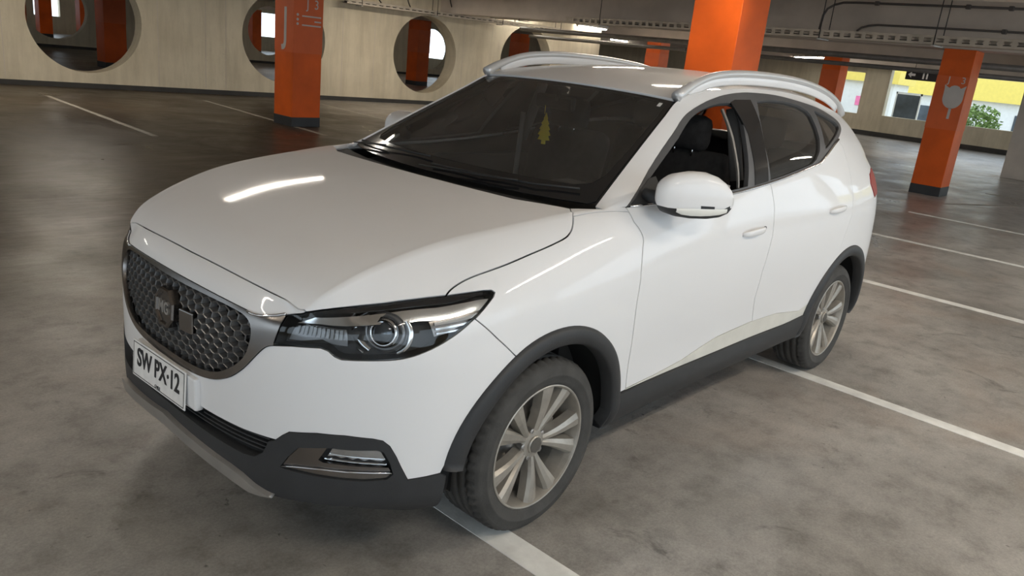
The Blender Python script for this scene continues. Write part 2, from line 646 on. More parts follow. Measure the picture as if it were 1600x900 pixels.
cols.append(side(.30,(.81,.85,.878,.884,.889,.889,.885),.87,.868,.972,.79,1.057,.683))
cols.append(side(.15,(.81,.85,.878,.888,.893,.895,.892),.88,.878,.995,.803,1.076,.706))
cols.append(side(0,(.80,.85,.878,.89,.895,.898,.897),.89,.885,1.015,.813,1.092,.722))
cols.append(side(-.16,(.80,.85,.876,.888,.894,.897,.897),.90,.887,1.032,.823,1.108,.739))
cols.append(side(-.32,(.79,.84,.872,.878,.884,.891,.894),.905,.888,1.042,.833,1.116,.762))
cols.append(side(-.60,(.78,.835,.866,.866,.870,.882,.890),.92,.887,1.045,.855,1.125,.808))
cols.append(side(-.90,(.78,.835,.864,.862,.866,.880,.889),.925,.887,1.05,.864,1.13,.832))
cols.append(side(-1.03,(.78,.835,.864,.862,.866,.880,.889),.928,.888,1.052,.867,1.136,.838))
cols.append(side(-1.2,(.78,.835,.864,.862,.866,.880,.889),.93,.888,1.055,.869,1.145,.843))
cols.append(side(-1.6,(.78,.835,.864,.862,.868,.882,.891),.935,.890,1.065,.871,1.183,.843))
cols.append(side(-2.0,(.78,.838,.866,.872,.878,.890,.898),.95,.895,1.09,.871,1.235,.832))
cols.append(side(-2.4,(.79,.84,.872,.886,.895,.902,.904),.96,.898,1.11,.865,1.275,.806))
cols.append(side(-2.7,(.79,.84,.872,.886,.893,.898,.898),.97,.886,1.12,.845,1.275,.770))
cols.append(side(-2.95,(.79,.835,.862,.872,.877,.878,.876),.975,.860,1.115,.815,1.25,.735))
cols.append(side(-3.10,(.78,.81,.828,.838,.840,.838,.836),.975,.818,1.10,.78,1.20,.705))
rear=[(-3.22,.772),(-3.31,.68),(-3.365,.56),(-3.395,.40),(-3.41,.20),(-3.415,0)]
for k,(x,y) in enumerate(rear):
    g=y/.785
    cols.append([(x+.06,y*.95,.24),(x+.01,y,.29),(x,y,.36),(x,y,.43),(x,y,.52),(x,y,.64),(x+.005,y*.995,.76),(x+.02,y*.98,.97),(x+.05,y*.945,1.11),(x+.10,y*.89,1.175)])
SIDE=np.array(cols)                       # [36][10][3]
# greenhouse side: columns share x with the side columns 14..24
GX=[c[9][0] for c in cols[14:25]]
D=np.array([(-.325,.728,1.118),(-.60,.665,1.268),(-.90,.597,1.425),(-1.03,.572,1.493),(-1.20,.580,1.532),(-1.6,.592,1.562),(-2.0,.588,1.562),(-2.4,.572,1.535),(-2.7,.555,1.497),(-2.95,.54,1.452),(-3.10,.50,1.39)])
gcols=[]
for k,d in enumerate(D):
    b=SIDE[14+k,9]; c=[]
    for t,ty in ((0,0),(.22,.13),(.45,.33),(.68,.56),(.86,.785),(1,1)):
        c.append((b[0]+(d[0]-b[0])*t, b[1]+(d[1]-b[1])*ty, b[2]+(d[2]-b[2])*t))
    gcols.append(c)
GREEN=np.array(gcols)
TT=np.array([0,.26,.52,.73,.88,1.0])
hood_c=[(.775,0,.932),(.71,0,.967),(.60,0,1.005),(.48,0,1.038),(.35,0,1.068),(.22,0,1.093),(.10,0,1.112),(.0,0,1.126),(-.10,0,1.138)]
hg=[[np.array(r9[k],float) for k in range(6)]]
for a,b in zip(hood_c,SIDE[6:15,9]):
    hg.append([(a[0]+(b[0]-a[0])*t**2, b[1]*t, a[2]+(b[2]-a[2])*t**2.6) for t in TT])
HOOD=np.array(hg)
roof_c=[(-.965,0,1.512),(-1.16,0,1.558),(-1.58,0,1.605),(-2.0,0,1.622),(-2.4,0,1.61),(-2.72,0,1.575),(-3.0,0,1.52),(-3.18,0,1.475)]
ROOF=np.array([[(a[0]+(b[0]-a[0])*t**2, b[1]*t, a[2]+(b[2]-a[2])*t**2.6) for t in TT] for a,b in zip(roof_c,D[3:])])
ws_c=[(-.17,0,1.125),(-.46,0,1.272),(-.81,0,1.44),(-.965,0,1.512)]
WS=np.array([[(a[0]+(b[0]-a[0])*t**2, b[1]*t, a[2]+(b[2]-a[2])*t**2) for t in TT] for a,b in zip(ws_c,D[:4])])
def snap(G,row,axis_end):
    # move an edge of G onto row, easing the shift into the interior
    if axis_end=='v1': d=row-G[:,-1]; w=np.linspace(0,1,G.shape[1])**3; return G+d[:,None]*w[None,:,None]
    if axis_end=='v0': d=row-G[:,0]; w=np.linspace(1,0,G.shape[1])**3; return G+d[:,None]*w[None,:,None]
    if axis_end=='u0': d=row-G[0]; w=np.linspace(1,0,G.shape[0])**3; return G+d[None]*w[:,None,None]
def surfaces(m=8):
    S=tensor(SIDE,m,m); H=tensor(HOOD,m,m); g=tensor(GREEN,m,m); Rf=tensor(ROOF,m,m); W=tensor(WS,m,m)
    H=snap(H,S[0:5*m+1,-1],'u0'); H=snap(H,S[5*m:14*m+1,-1],'v1')
    g=snap(g,S[14*m:24*m+1,-1],'v0')
    Rf=snap(Rf,g[3*m:,-1],'v1'); W=snap(W,g[:3*m+1,-1],'v1')
    return dict(side=S,green=g,hood=H,roof=Rf,ws=W)

class Patch:
    def __init__(s, G, m):
        s.G = G
        s.m = m
        s.nu = (G.shape[0] - 1) / m
        s.nv = (G.shape[1] - 1) / m
        du = np.gradient(G, axis=0)
        dv = np.gradient(G, axis=1)
        N = np.cross(du, dv)
        L = np.linalg.norm(N, axis=2)
        bad = L < 1e-9
        N = N / np.maximum(L, 1e-12)[..., None]
        out = G - np.array([-1.3, 0, .6])
        if np.sum(N * out) < 0:
            N = -N
        N[bad] = 0
        # fill degenerate normals from the next column
        for i in range(N.shape[0]):
            for j in range(N.shape[1]):
                if bad[i, j]:
                    N[i, j] = N[min(i + 2, N.shape[0] - 1), j]
        s.N = N

    def _bil(s, A, u, v):
        x = min(max(u * s.m, 0), A.shape[0] - 1 - 1e-6)
        y = min(max(v * s.m, 0), A.shape[1] - 1 - 1e-6)
        i, j = int(x), int(y)
        a, b = x - i, y - j
        return (A[i, j] * (1 - a) + A[i + 1, j] * a) * (1 - b) + (A[i, j + 1] * (1 - a) + A[i + 1, j + 1] * a) * b

    def P(s, u, v):
        return s._bil(s.G, u, v)

    def Nn(s, u, v):
        n = s._bil(s.N, u, v)
        return n / (np.linalg.norm(n) + 1e-12)

    def inv(s, a, b, ax=(0, 2), umin=0, umax=99):
        """(u,v) of the surface point whose two coordinates ax equal (a,b)"""
        i0, i1 = int(umin * s.m), int(min(umax, s.nu) * s.m) + 1
        S = s.G[i0:i1]
        d = (S[..., ax[0]] - a) ** 2 + (S[..., ax[1]] - b) ** 2
        i, j = np.unravel_index(np.argmin(d), d.shape)
        u, v = (i + i0) / s.m, j / s.m
        h = 1 / s.m / 2
        for _ in range(6):
            p = s.P(u, v)
            pu = (s.P(u + h, v) - s.P(u - h, v)) / (2 * h)
            pv = (s.P(u, v + h) - s.P(u, v - h)) / (2 * h)
            A = np.array([[pu[ax[0]], pv[ax[0]]], [pu[ax[1]], pv[ax[1]]]])
            if abs(np.linalg.det(A)) < 1e-9:
                break
            dd = np.linalg.solve(A, np.array([a - p[ax[0]], b - p[ax[1]]]))
            u += float(np.clip(dd[0], -.2, .2))
            v += float(np.clip(dd[1], -.2, .2))
        return u, v


MM = 14
_S = surfaces(MM)
SP = Patch(_S['side'], MM)
GP = Patch(_S['green'], MM)
HP = Patch(_S['hood'], MM)
RP = Patch(_S['roof'], MM)
WP = Patch(_S['ws'], MM)
# tailgate: ruled between the roof's rear edge and the rear belt, following the C-pillar's rear edge
top = _S['roof'][-1]
bot = _S['side'][24 * MM:, -1][::-1]
nt_ = top.shape[0]
bb = np.stack([np.interp(np.linspace(0, 1, nt_), np.linspace(0, 1, len(bot)), bot[:, k]) for k in range(3)], 1)
edge = _S['green'][-1][::-1]
ne = edge.shape[0]
TG = np.zeros((nt_, ne, 3))
for j in range(ne):
    t = j / (ne - 1)
    row = top * (1 - t) + bb * t
    TG[:, j] = row + (edge[j] - row[-1])[None] * (np.linspace(0, 1, nt_) ** 3)[:, None]
TP = Patch(TG, MM)
TP.nu, TP.nv = (nt_ - 1) / MM, (ne - 1) / MM


def smooth2(pts, m=3):
    """smooth 2-D chain through pts"""
    p = np.array([(a, b, 0) for a, b in pts], float)
    return [tuple(q[:2]) for q in cr(p, m)]


def densify(poly, st):
    out = []
    n = len(poly)
    for i in range(n):
        a, b = poly[i], poly[(i + 1) % n]
        out.append(a)
        L = math.hypot(b[0] - a[0], b[1] - a[1])
        if abs(a[1] - b[1]) < 1e-9 and L > 1e-9:      # along a seam row: only at whole lattice steps, so that neighbours weld
            lo, hi = sorted((a[0], b[0]))
            ks = [k * st for k in range(int(math.floor(lo / st)), int(math.ceil(hi / st)) + 1) if lo + 1e-6 < k * st < hi - 1e-6]
            if b[0] < a[0]:
                ks = ks[::-1]
            out += [(k, a[1]) for k in ks]
        elif abs(a[0] - b[0]) < 1e-9 and L > 1e-9:
            lo, hi = sorted((a[1], b[1]))
            ks = [k * st for k in range(int(math.floor(lo / st)), int(math.ceil(hi / st)) + 1) if lo + 1e-6 < k * st < hi - 1e-6]
            if b[1] < a[1]:
                ks = ks[::-1]
            out += [(a[0], k) for k in ks]
        elif L > st * 1.3:
            k = int(math.ceil(L / st))
            out += [(a[0] + (b[0] - a[0]) * q / k, a[1] + (b[1] - a[1]) * q / k) for q in range(1, k)]
    res = []
    for p in out:
        if not res or math.hypot(p[0] - res[-1][0], p[1] - res[-1][1]) > 1e-5:
            res.append(p)
    return res


def inpoly(x, y, poly):
    c = False
    n = len(poly)
    j = n - 1
    for i in range(n):
        xi, yi = poly[i]
        xj, yj = poly[j]
        if (yi > y) != (yj > y) and x < (xj - xi) * (y - yi) / (yj - yi) + xi:
            c = not c
        j = i
    return c


def cdt(poly, holes=(), st=1 / 6):
    loops = [densify(poly, st)] + [densify(h, st) for h in holes]
    pts, edges = [], []
    for lp in loops:
        o = len(pts)
        pts += lp
        edges += [(o + i, o + (i + 1) % len(lp)) for i in range(len(lp))]
    B = np.array(pts)
    segA = np.array([pts[a] for a, b in edges])
    segD = np.array([pts[b] for a, b in edges]) - segA
    L2 = np.maximum((segD ** 2).sum(1), 1e-12)
    x0, y0 = B[:len(loops[0])].min(0)
    x1, y1 = B[:len(loops[0])].max(0)
    inner = []
    for i in range(int(math.floor(x0 / st)), int(math.ceil(x1 / st)) + 1):
        for j in range(int(math.floor(y0 / st)), int(math.ceil(y1 / st)) + 1):
            p = (i * st, j * st)
            if not inpoly(p[0], p[1], loops[0]) or any(inpoly(p[0], p[1], h) for h in loops[1:]):
                continue
            w = np.array(p) - segA
            t = np.clip((w * segD).sum(1) / L2, 0, 1)
            d = w - segD * t[:, None]
            if (d ** 2).sum(1).min() < (st * .38) ** 2:
                continue
            inner.append(p)
    allp = pts + inner
    r = delaunay_2d_cdt([Vector(p) for p in allp], edges, [], 0, 1e-6)
    vs = [tuple(v) for v in r[0]]
    fs = []
    for f in r[2]:
        cx = sum(vs[i][0] for i in f) / len(f)
        cy = sum(vs[i][1] for i in f) / len(f)
        ar = abs(sum(vs[f[i]][0] * vs[f[(i + 1) % len(f)]][1] - vs[f[(i + 1) % len(f)]][0] * vs[f[i]][1] for i in range(len(f)))) / 2
        if ar > 2e-6 and inpoly(cx, cy, loops[0]) and not any(inpoly(cx, cy, h) for h in loops[1:]):
            fs.append(f)
    return vs, fs


def panel(pieces, gap=.0016, depth=.012, offset=0.0, both=False, st=1 / 6, flat_edge=False, bulge=None):
    """pieces: (patch, polygon, holes) in surface coordinates, welded along shared seams.
    The outline is drawn in by gap and turned under by depth."""
    key, P, N, F = {}, [], [], []
    for pc in pieces:
        pt, poly = pc[0], pc[1]
        holes = pc[2] if len(pc) > 2 else ()
        vs, fs = cdt(poly, holes, st)
        for sgn in ((1, -1) if both else (1,)):
            idx = []
            for u, v in vs:
                p = pt.P(u, v)
                n = pt.Nn(u, v)
                if sgn < 0:
                    p = p * np.array([1, -1, 1])
                    n = n * np.array([1, -1, 1])
                if both and abs(p[1]) < 1e-4:
                    n = n * np.array([1, 0, 1])
                k = (round(p[0] / 4e-4), round(p[1] / 4e-4), round(p[2] / 4e-4))
                hit = None
                for dx in (0, 1, -1):
                    for dy in (0, 1, -1):
                        for dz in (0, 1, -1):
                            kk = (k[0] + dx, k[1] + dy, k[2] + dz)
                            if kk in key and np.linalg.norm(P[key[kk]] - p) < 5e-4:
                                hit = key[kk]
                                break
                        if hit is not None: break
                    if hit is not None: break
                if hit is None:
                    key[k] = len(P)
                    idx.append(len(P))
                    P.append(p)
                    N.append(n.copy())
                else:
                    N[hit] = N[hit] + n
                    idx.append(hit)
            for f in fs:
                g = [idx[i] for i in f]
                if len(set(g)) < 3:
                    continue
                a, b, c = P[g[0]], P[g[1]], P[g[2]]
                nn = np.cross(b - a, c - a)
                if np.linalg.norm(nn) < 1e-10:
                    continue
                if nn @ (N[g[0]] + N[g[1]] + N[g[2]]) < 0:
                    g.reverse()
                F.append(tuple(g))
    P = np.array(P)
    N = np.array(N)
    N /= np.linalg.norm(N, axis=1)[:, None] + 1e-12
    P = P + N * offset
    # boundary
    ec = {}
    for f in F:
        for i in range(len(f)):
            a, b = f[i], f[(i + 1) % len(f)]
            ec.setdefault((min(a, b), max(a, b)), []).append((a, b))
    bd = [l[0] for l in ec.values() if len(l) == 1]
    mb = MB()
    acc = {}
    for a, b in bd:
        e = P[b] - P[a]
        L = np.linalg.norm(e)
        if L < 1e-9:
            continue
        for q in (a, b):
            ins = np.cross(N[q], e / L)      # points into the face (ccw winding)
            acc.setdefault(q, []).append(ins / (np.linalg.norm(ins) + 1e-12))
    ins = {}
    for q, l in acc.items():
        s_ = np.sum(l, axis=0)
        n_ = np.linalg.norm(s_)
        if n_ < 1e-6:
            ins[q] = l[0]
            continue
        s_ = s_ / n_
        c_ = max(.5, float(s_ @ l[0]))
        ins[q] = s_ / c_
    PP = P.copy()
    for q, d in ins.items():
        PP[q] = PP[q] + d * gap
    if bulge:
        PP = bulge(PP, N)
    mb.add(PP, F, N)
    if depth:
        q2 = {q: i for i, q in enumerate(ins)}
        n = len(q2)
        V = [PP[q] for q in q2] + [PP[q] - N[q] * .0018 - ins[q] * .0005 for q in q2] + [PP[q] - N[q] * depth + ins[q] * .001 for q in q2]
        FF = []
        for a, b in bd:
            if a in q2 and b in q2:
                i, j = q2[a], q2[b]
                FF.append((j, i, i + n, j + n))
                FF.append((j + n, i + n, i + 2 * n, j + 2 * n))
        mb.add(V, FF)
    return mb


def both_sides(mb, name, mats, parent, smooth=True):
    """the car's left part and its mirror twin on the right"""
    a = mb.build(name, mats, parent, smooth)
    b = mb.mirrored().build(name, mats, parent, smooth)
    return a, b

# =====================================================================
# THE CAR
# =====================================================================
WB = 2.585
ZC = 0.32
car = empty('car', (0, 0, 0))
tag(car, 'dusty white compact suv with black wheel arches parked across the bay lines', 'car')


def arc(cx, r, a0, a1, n=14, um=8, ux=26):
    out = []
    for k in range(n + 1):
        a = math.radians(a0 + (a1 - a0) * k / n)
        out.append(SP.inv(cx + r * math.cos(a), ZC + r * math.sin(a), (0, 2), um, ux))
    return out


# ---- shared outlines in surface coordinates ----
S2 = smooth2
cut = S2([(8.885, 7.690), (9.05, 7.81), (9.396, 7.915), (9.783, 7.965), (10.236, 7.981), (10.75, 8.00), (11.4, 8.06), (11.82, 8.10), (12.166, 8.15), (12.53, 8.23), (12.74, 8.366), (12.89, 8.554), (13.05, 8.83), (13.15, 9.0)])
hl_top = [(5.057, 8.64), (5.773, 8.335), (6.6, 8.12), (7.433, 7.927), (8.2, 7.79), (8.885, 7.690)]
hl_tip = [(8.885, 7.690), (9.866, 7.577), (10.08, 7.53), (10.13, 7.46), (10.06, 7.38)]
hl_back = [(10.06, 7.38), (9.647, 7.110), (9.409, 6.965)]
hl_bot = S2([(9.409, 6.965), (8.808, 6.596), (8.253, 6.298), (7.814, 6.123), (7.358, 6.024), (6.764, 5.984), (5.987, 5.960)]) + [(5.80, 6.04), (5.618, 6.231), (5.407, 6.308), (4.520, 6.191), (3.940, 6.077)]
hl_in = [(3.940, 6.077), (4.223, 7.902)]
hl_notch = [(4.223, 7.902), (5.057, 8.64)]
gr_top = S2([(4.16, 7.90), (3.62, 7.36), (3.19, 7.13), (2.70, 7.19), (1.91, 7.268), (1.03, 7.325), (0, 7.35)])
gr_bot = S2([(0, 4.35), (.75, 4.36), (1.415, 4.404), (1.962, 4.536), (2.538, 4.809), (2.962, 5.151), (3.421, 5.647), (3.693, 5.937), (3.90, 6.05)])
gr_in = S2([(0, 7.01), (.423, 7.01), (1.424, 7.02), (2.364, 6.964), (2.80, 6.86), (3.06, 6.60), (3.17, 6.10), (3.055, 5.599), (2.779, 5.258), (2.345, 4.935), (1.912, 4.730), (1.42, 4.630), (.761, 4.60), (0, 4.60)])
seam = [(9.409, 6.965), (10.05, 6.37)]
archF = arc(0, .447, 62, 172, 22, 8, 16)         # front arch, from the bumper seam round to the sill
archF_b = arc(0, .447, 62, 12, 10, 8, 13)
seam_end = archF[0]
wb_r = [(8.705, 2.44), (8.326, 2.38), (7.896, 2.34)]
wb_f = [(7.896, 2.34), (7.727, 2.797), (7.555, 3.259), (7.373, 3.62), (7.182, 3.799), (6.931, 3.861), (6.23, 3.936), (5.447, 3.931), (4.606, 3.821), (4.359, 3.652), (4.143, 3.46)]
wb_c = [(4.143, 3.46), (3.649, 3.45), (2.973, 3.43), (2.126, 3.43), (1.382, 3.43), (1.18, 3.12), (.80, 3.10), (0, 3.10)]
bot = [(0, 1.70), (1.4, 1.5), (2.549, 1.25), (3.3, 1.02), (4.5, 1.08), (5.2, 1.15), (6.65, 1.1), (7.5, .85), (8.1, .55), (8.55, .5)]
doorf = [(14.43, 9), (14.44, 8.72), (14.45, 8.34), (14.52, 7.98), (14.545, 7.75), (14.50, 7.5), (14.44, 6.95), (14.436, 6.16), (14.458, 5.637), (14.53, 4.514), (14.59, 3.4), (14.62, 2.95)]
doorf = doorf[:2] + S2(doorf[2:7], 3)[:-1] + doorf[6:]
dbot_f = [(14.62, 2.95), (15.3, 3.0), (16.8, 3.35), (18.0, 3.66), (18.86, 3.78)]
dcut_m = [(18.72, 9), (18.80, 8.0), (18.80, 7.0), (18.72, 6.0), (18.72, 4.9), (18.86, 3.78)]
dbot_r = [(18.86, 3.78), (19.5, 3.74), (20.17, 3.42)]
archR = arc(-WB, .447, 8, 172, 30, 17, 27)
archR_d = arc(-WB, .447, 22, 66, 10, 17, 24)
rcut = [archR_d[-1], (21.05, 6.3), (21.28, 7.0), (21.32, 7.8), (21.22, 8.5), (21.15, 9)]
dlo_low = [(.45, 0), (6.1, 0)]
dlo = [(.45, 0), (.513, .61), (.825, 2.2), (1.361, 3.35), (2.018, 3.85), (3.2, 4.10), (4.077, 4.429), (4.402, 4.62), (4.815, 4.74), (5.153, 4.69), (5.638, 4.570), (6.270, 4.254), (6.935, 3.903), (7.451, 3.376)]
dlo = dlo[:1] + S2(dlo[1:], 3)
dlo_rear = S2([(7.451, 3.376), (7.72, 2.85), (7.62, 2.3), (7.439, 1.934), (6.97, 1.25)])
dlo_end = [(6.97, 1.25), (6.70, .90), (6.40, .42), (6.10, 0)]

# ---- dark inner shell behind all the panels ----
wheel_hole_f = arc(0, .40, -8, 188, 26, 7, 17)
wheel_hole_r = arc(-WB, .40, -8, 188, 26, 17, 27)
headpoly = hl_top[:-1] + hl_tip[:-1] + hl_back[:-1] + hl_bot[:-1] + hl_in[:-1] + [(4.223, 7.902)]
win_f = S2([(1.10, 2.45), (1.552, 3.05), (2.1, 3.45), (2.788, 3.66), (3.4, 3.88), (3.8, 4.02)]) + [(4.22, 4.12), (4.45, 4.06), (4.54, 3.85), (4.50, 3.0), (4.36, 1.6), (4.20, .16), (3.0, .14), (1.2, .14), (.80, .30), (.88, 1.4)]
win_r = [(5.02, 4.05), (5.40, 4.12), (5.79, 4.05), (6.18, 3.80), (6.36, 3.45), (6.40, 3.1), (6.37, 2.2), (6.31, 1.5), (6.18, .75), (6.02, .30), (5.87, .13), (5.2, .13), (4.72, .13), (4.76, 1.748), (4.88, 3.04)]
win_q = [(6.62, 3.50), (6.70, 3.50), (7.073, 3.05), (7.40, 2.72), (7.49, 2.45), (7.38, 2.15), (7.0, 1.60), (6.70, 1.16), (6.40, .75), (6.42, 1.25), (6.52, 2.1), (6.60, 3.0)]

sh_low = [(0, 1.75), (3.3, 1.1), (5.2, 1.3), (7.0, 1.2), (8.1, .8)]
shell_outer = sh_low + [(8.4, 1.0)] + wheel_hole_f[::1] + [(14.4, 1.45), (19.9, 1.45)] + wheel_hole_r + [(24.5, 1.2), (30, .9), (30, 8.9), (24, 8.9), (13.5, 8.9), (9.2, 8.7), (5.2, 8.8), (0, 8.85)]
mb = panel([(SP, shell_outer, [[(u, v) for u, v in headpoly]])], gap=0, depth=0, offset=-.032, both=True, st=1 / 3)
shell = mb.build('body_shell', 'shell', car)
mb = panel([(GP, [(.3, 0), (10, 0), (10, 5), (3, 5), (1.2, 4.9)], [win_f, win_r, win_q])], gap=0, depth=0, offset=-.022, both=True, st=1 / 4)
mb.build('cabin_shell', 'shell', car)
mb = panel([(RP, [(.12, 0), (7, 0), (7, 5), (.12, 5)])], gap=0, depth=0, offset=-.022, both=True, st=1 / 2)
mb.build('roof_lining', 'greyplastic', car)
mb = panel([(HP, [(.3, 0), (8.6, 0), (8.9, 4.9), (.4, 4.9)])], gap=0, depth=0, offset=-.03, both=True, st=1 / 2)
mb.build('hood_underside', 'shell', car)

# ---- painted panels ----
bump_up = [(0, 9), (5, 9)] + [(5.03, 8.68), (4.24, 7.94)] + gr_top
bump_lo = gr_bot + [(3.94, 6.06)] + hl_bot[::-1][1:] + [(9.409, 6.955), seam_end] + archF_b[1:] + wb_r + wb_f[1:] + wb_c[1:]
mb = panel([(SP, bump_up), (SP, bump_lo)], both=True, depth=.02)
bumper = mb.build('front_bumper', 'paint', car)

hood_plate = [(0, 0), (0, 5), (8.15, 5), (8.19, 4.88), (8.44, 4.525), (8.42, 4.2), (8.36, 3.7), (8.20, 2.91), (8.28, 1.9), (8.38, 1.0), (8.42, 0)]
hood_side = [(5, 9), (5.05, 8.66)] + hl_top[1:] + cut[1:-1] + [(13.15, 9)]
mb = panel([(HP, hood_plate), (SP, hood_side)], both=True, depth=.02, gap=.0034)
hood = mb.build('hood', 'paint', car)

fender = [cut[i] for i in range(len(cut))][:-1]
aseam = [(13.06, 8.86), (13.6, 8.90), (13.94, 8.90), (14.2, 8.86), (14.442, 8.78)]
fender = cut[:-2] + aseam + doorf[2:] + [(14.60, 2.9), (14.25, 2.9)] + archF[::-1] + [(9.409, 6.955)] + [(9.647, 7.110), (10.06, 7.38), (10.13, 7.46), (10.08, 7.53), (9.866, 7.577)]
mb = panel([(SP, fender)], depth=.02, gap=.0026)
both_sides(mb, 'front_fender', 'paint', car)

dfront = doorf + dbot_f[1:] + dcut_m[::-1][1:]
mb = panel([(SP, dfront)], depth=.02, gap=.0034)
fd_l, fd_r = both_sides(mb, 'front_door', 'paint', car)
drear_s = dcut_m + dbot_r[1:] + archR_d + rcut[1:]
drear_g = [(6.10, 0), (6.40, .42), (6.70, .90), (6.97, 1.25), (7.10, .7), (7.15, 0)]
mb = panel([(SP, drear_s), (GP, drear_g)], depth=.02)
rd_l, rd_r = both_sides(mb, 'rear_door', 'paint', car)

# body side: A-pillar, cant rail, C-pillar and rear quarter in one pressing
hoodcorner = [(8.15, 5), (8.19, 4.88), (8.44, 4.525), (8.60, 4.62), (9, 4.99), (9, 5)]
apill_s = [(13.15, 9), (13.06, 8.87)] + aseam[1:] + [(14.43, 9)]
quarter_s = [(21.15, 9)] + rcut[::-1][1:] + archR[6:][1:] + [(24.0, 2.9), (24.2, 3.3)] + [(24.3, 5.6), (23.3, 6.9), (22.9, 7.3)] + [(22.62, 7.85), (22.7, 8.2), (23.3, 8.5), (24, 8.56), (24, 9)]
gs = [(0, 0), (.45, 0)] + dlo[1:] + dlo_rear[1:] + [(7.10, .7), (7.15, 0), (10, 0), (10, 5), (0, 5)]
mb = panel([(GP, gs), (SP, apill_s), (SP, quarter_s), (HP, hoodcorner)], depth=.015, gap=.001)
both_sides(mb, 'body_side', 'paint', car)

rbump = [(24.0, 2.9), (24.2, 3.3), (24.3, 5.6), (23.3, 6.9), (22.9, 7.3), (24.2, 7.45), (26.5, 7.3), (30, 7.2), (30, 3.2), (26, 3.0)]
rbump = [(24.25, 3.0), (24.3, 5.6), (23.3, 6.9), (22.9, 7.25), (24.2, 7.40), (26.5, 7.25), (30, 7.2), (30, 3.3), (26, 3.0)]
mb = panel([(SP, rbump)], both=True, depth=.015)
mb.build('rear_bumper', 'paint', car)
rlow = [(23.6, 1.2), (24.25, 2.98), (26, 2.98), (30, 3.28), (30, .8), (25, .8)]
mb = panel([(SP, rlow)], both=True, depth=.02)
mb.build('rear_skirt', 'plastic', car)
tl = [(22.62, 7.85), (22.7, 8.2), (23.3, 8.5), (24.2, 8.56), (26.3, 8.3), (26.8, 7.9), (26.3, 7.35), (24.2, 7.45), (22.9, 7.3)]
mb = panel([(SP, tl)], depth=.02, offset=.004)
both_sides(mb, 'tail_lamp', 'tail', car)
gate_s = [(24, 9), (24, 8.6), (24.3, 8.58), (26.3, 8.3), (26.8, 7.9), (26.4, 7.34), (30, 7.26), (30, 9)]
gate_t = [(0, 0), (5, 0), (5, 5), (0, 5), (0, 3.9), (4.0, 3.7), (4.4, 3.3), (4.3, .9), (3.9, .55), (0, .55)]
mb = panel([(TP, gate_t)], both=True, depth=.015, st=1 / 3)
gate = mb.build('tailgate', 'paint', car)
mb = panel([(SP, gate_s)], both=True, depth=.015, st=1 / 4)
mb.build('tailgate_panel', 'paint', gate)
mb = panel([(TP, [(0, .5), (3.95, .5), (4.35, .9), (4.45, 3.3), (4.0, 3.75), (0, 3.95)])], both=True, depth=.0, offset=-.004, st=1 / 3)
mb.build('rear_window', 'tint', gate)

# roof skin and windscreen
mb = panel([(RP, [(0.0, 0), (7, 0), (7, 5), (0.0, 5)])], both=True, depth=.012, gap=.003, st=1 / 4)
roof = mb.build('roof', 'paint', car)
ws_poly = [(.02, 0), (.02, 2.5), (.05, 4.6), (.12, 4.86), (1, 4.87), (2, 4.87), (2.80, 4.86), (2.93, 4.7), (2.97, 3), (2.97, 0)]
inn = [(.34, 0), (.34, 2), (.36, 3.6), (.44, 4.15), (.62, 4.42), (1.2, 4.53), (2.2, 4.55), (2.62, 4.50), (2.75, 4.2), (2.80, 3), (2.80, 0)]
mb = panel([(WP, inn)], both=True, depth=0, gap=-.004, offset=-.004, st=1 / 4)
wsg = mb.build('windscreen', 'ws', car)
band_poly = ws_poly[:-1] + [(2.97, 0)] + inn[::-1]
mb = panel([(WP, band_poly)], both=True, depth=.006, gap=0, offset=-.0045, st=1 / 5)
mb.build('windscreen_border', 'gloss', wsg)
pst = panel([(WP, [(2.45, 4.12), (2.45, 4.34), (2.66, 4.34), (2.66, 4.12)])], depth=0, gap=0, offset=-.001, st=1 / 5)
tag(pst.build('sticker', 'sticker', wsg), 'small white square sticker in the upper corner of the windscreen')
# rubber edge between pillar and glass
mb = panel([(WP, [(.05, 4.87), (.08, 5), (3.0, 5), (2.98, 4.7), (2.90, 4.75), (2.80, 4.87)])], depth=0, gap=0, offset=-.008, st=1 / 5)
both_sides(mb, 'pillar_seal', 'plastic_d', car)
# cowl under the windscreen
cowl_poly = [(8.42, 0), (8.38, 1.0), (8.28, 1.9), (8.20, 2.91), (8.36, 3.7), (8.42, 4.2), (8.46, 4.55), (8.62, 4.66), (9, 4.99), (9, 0)]
mb = panel([(HP, cowl_poly)], both=True, depth=0, gap=-.004, offset=-.022, st=1 / 4)
mb.build('cowl_panel', 'plastic_d', car)

# ---- window surround, glass ----
ring_out = [(.45, .02)] + dlo[1:] + dlo_rear[1:] + dlo_end[1:-1] + [(6.08, .02)]
mb = panel([(GP, ring_out, [win_f, win_r, win_q])], depth=.022, gap=0, offset=.0015, st=1 / 6)
both_sides(mb, 'window_surround', 'trim', car)
mb = panel([(GP, [(4.44, 4.08), (4.55, 4.22), (4.88, 4.16), (4.84, 2.9), (4.74, 1.6), (4.66, .12), (4.36, .12), (4.50, 2.4)])], depth=.01, gap=0, offset=.004, st=1 / 5)
both_sides(mb, 'pillar_cover', 'gloss', car)
mb = panel([(GP, win_r)], depth=0, gap=-.006, offset=-.010, st=1 / 5)
mb.build('window_glass', 'tint', rd_l)
mb.mirrored().build('window_glass', 'tint', rd_r)
mb = panel([(GP, win_q)], depth=0, gap=-.006, offset=-.008, st=1 / 5)
both_sides(mb, 'quarter_window', 'tint', car)
mb = panel([(GP, win_f)], depth=0, gap=-.006, offset=-.010, st=1 / 5)
mb.mirrored().build('window_glass', 'clearside', fd_r)
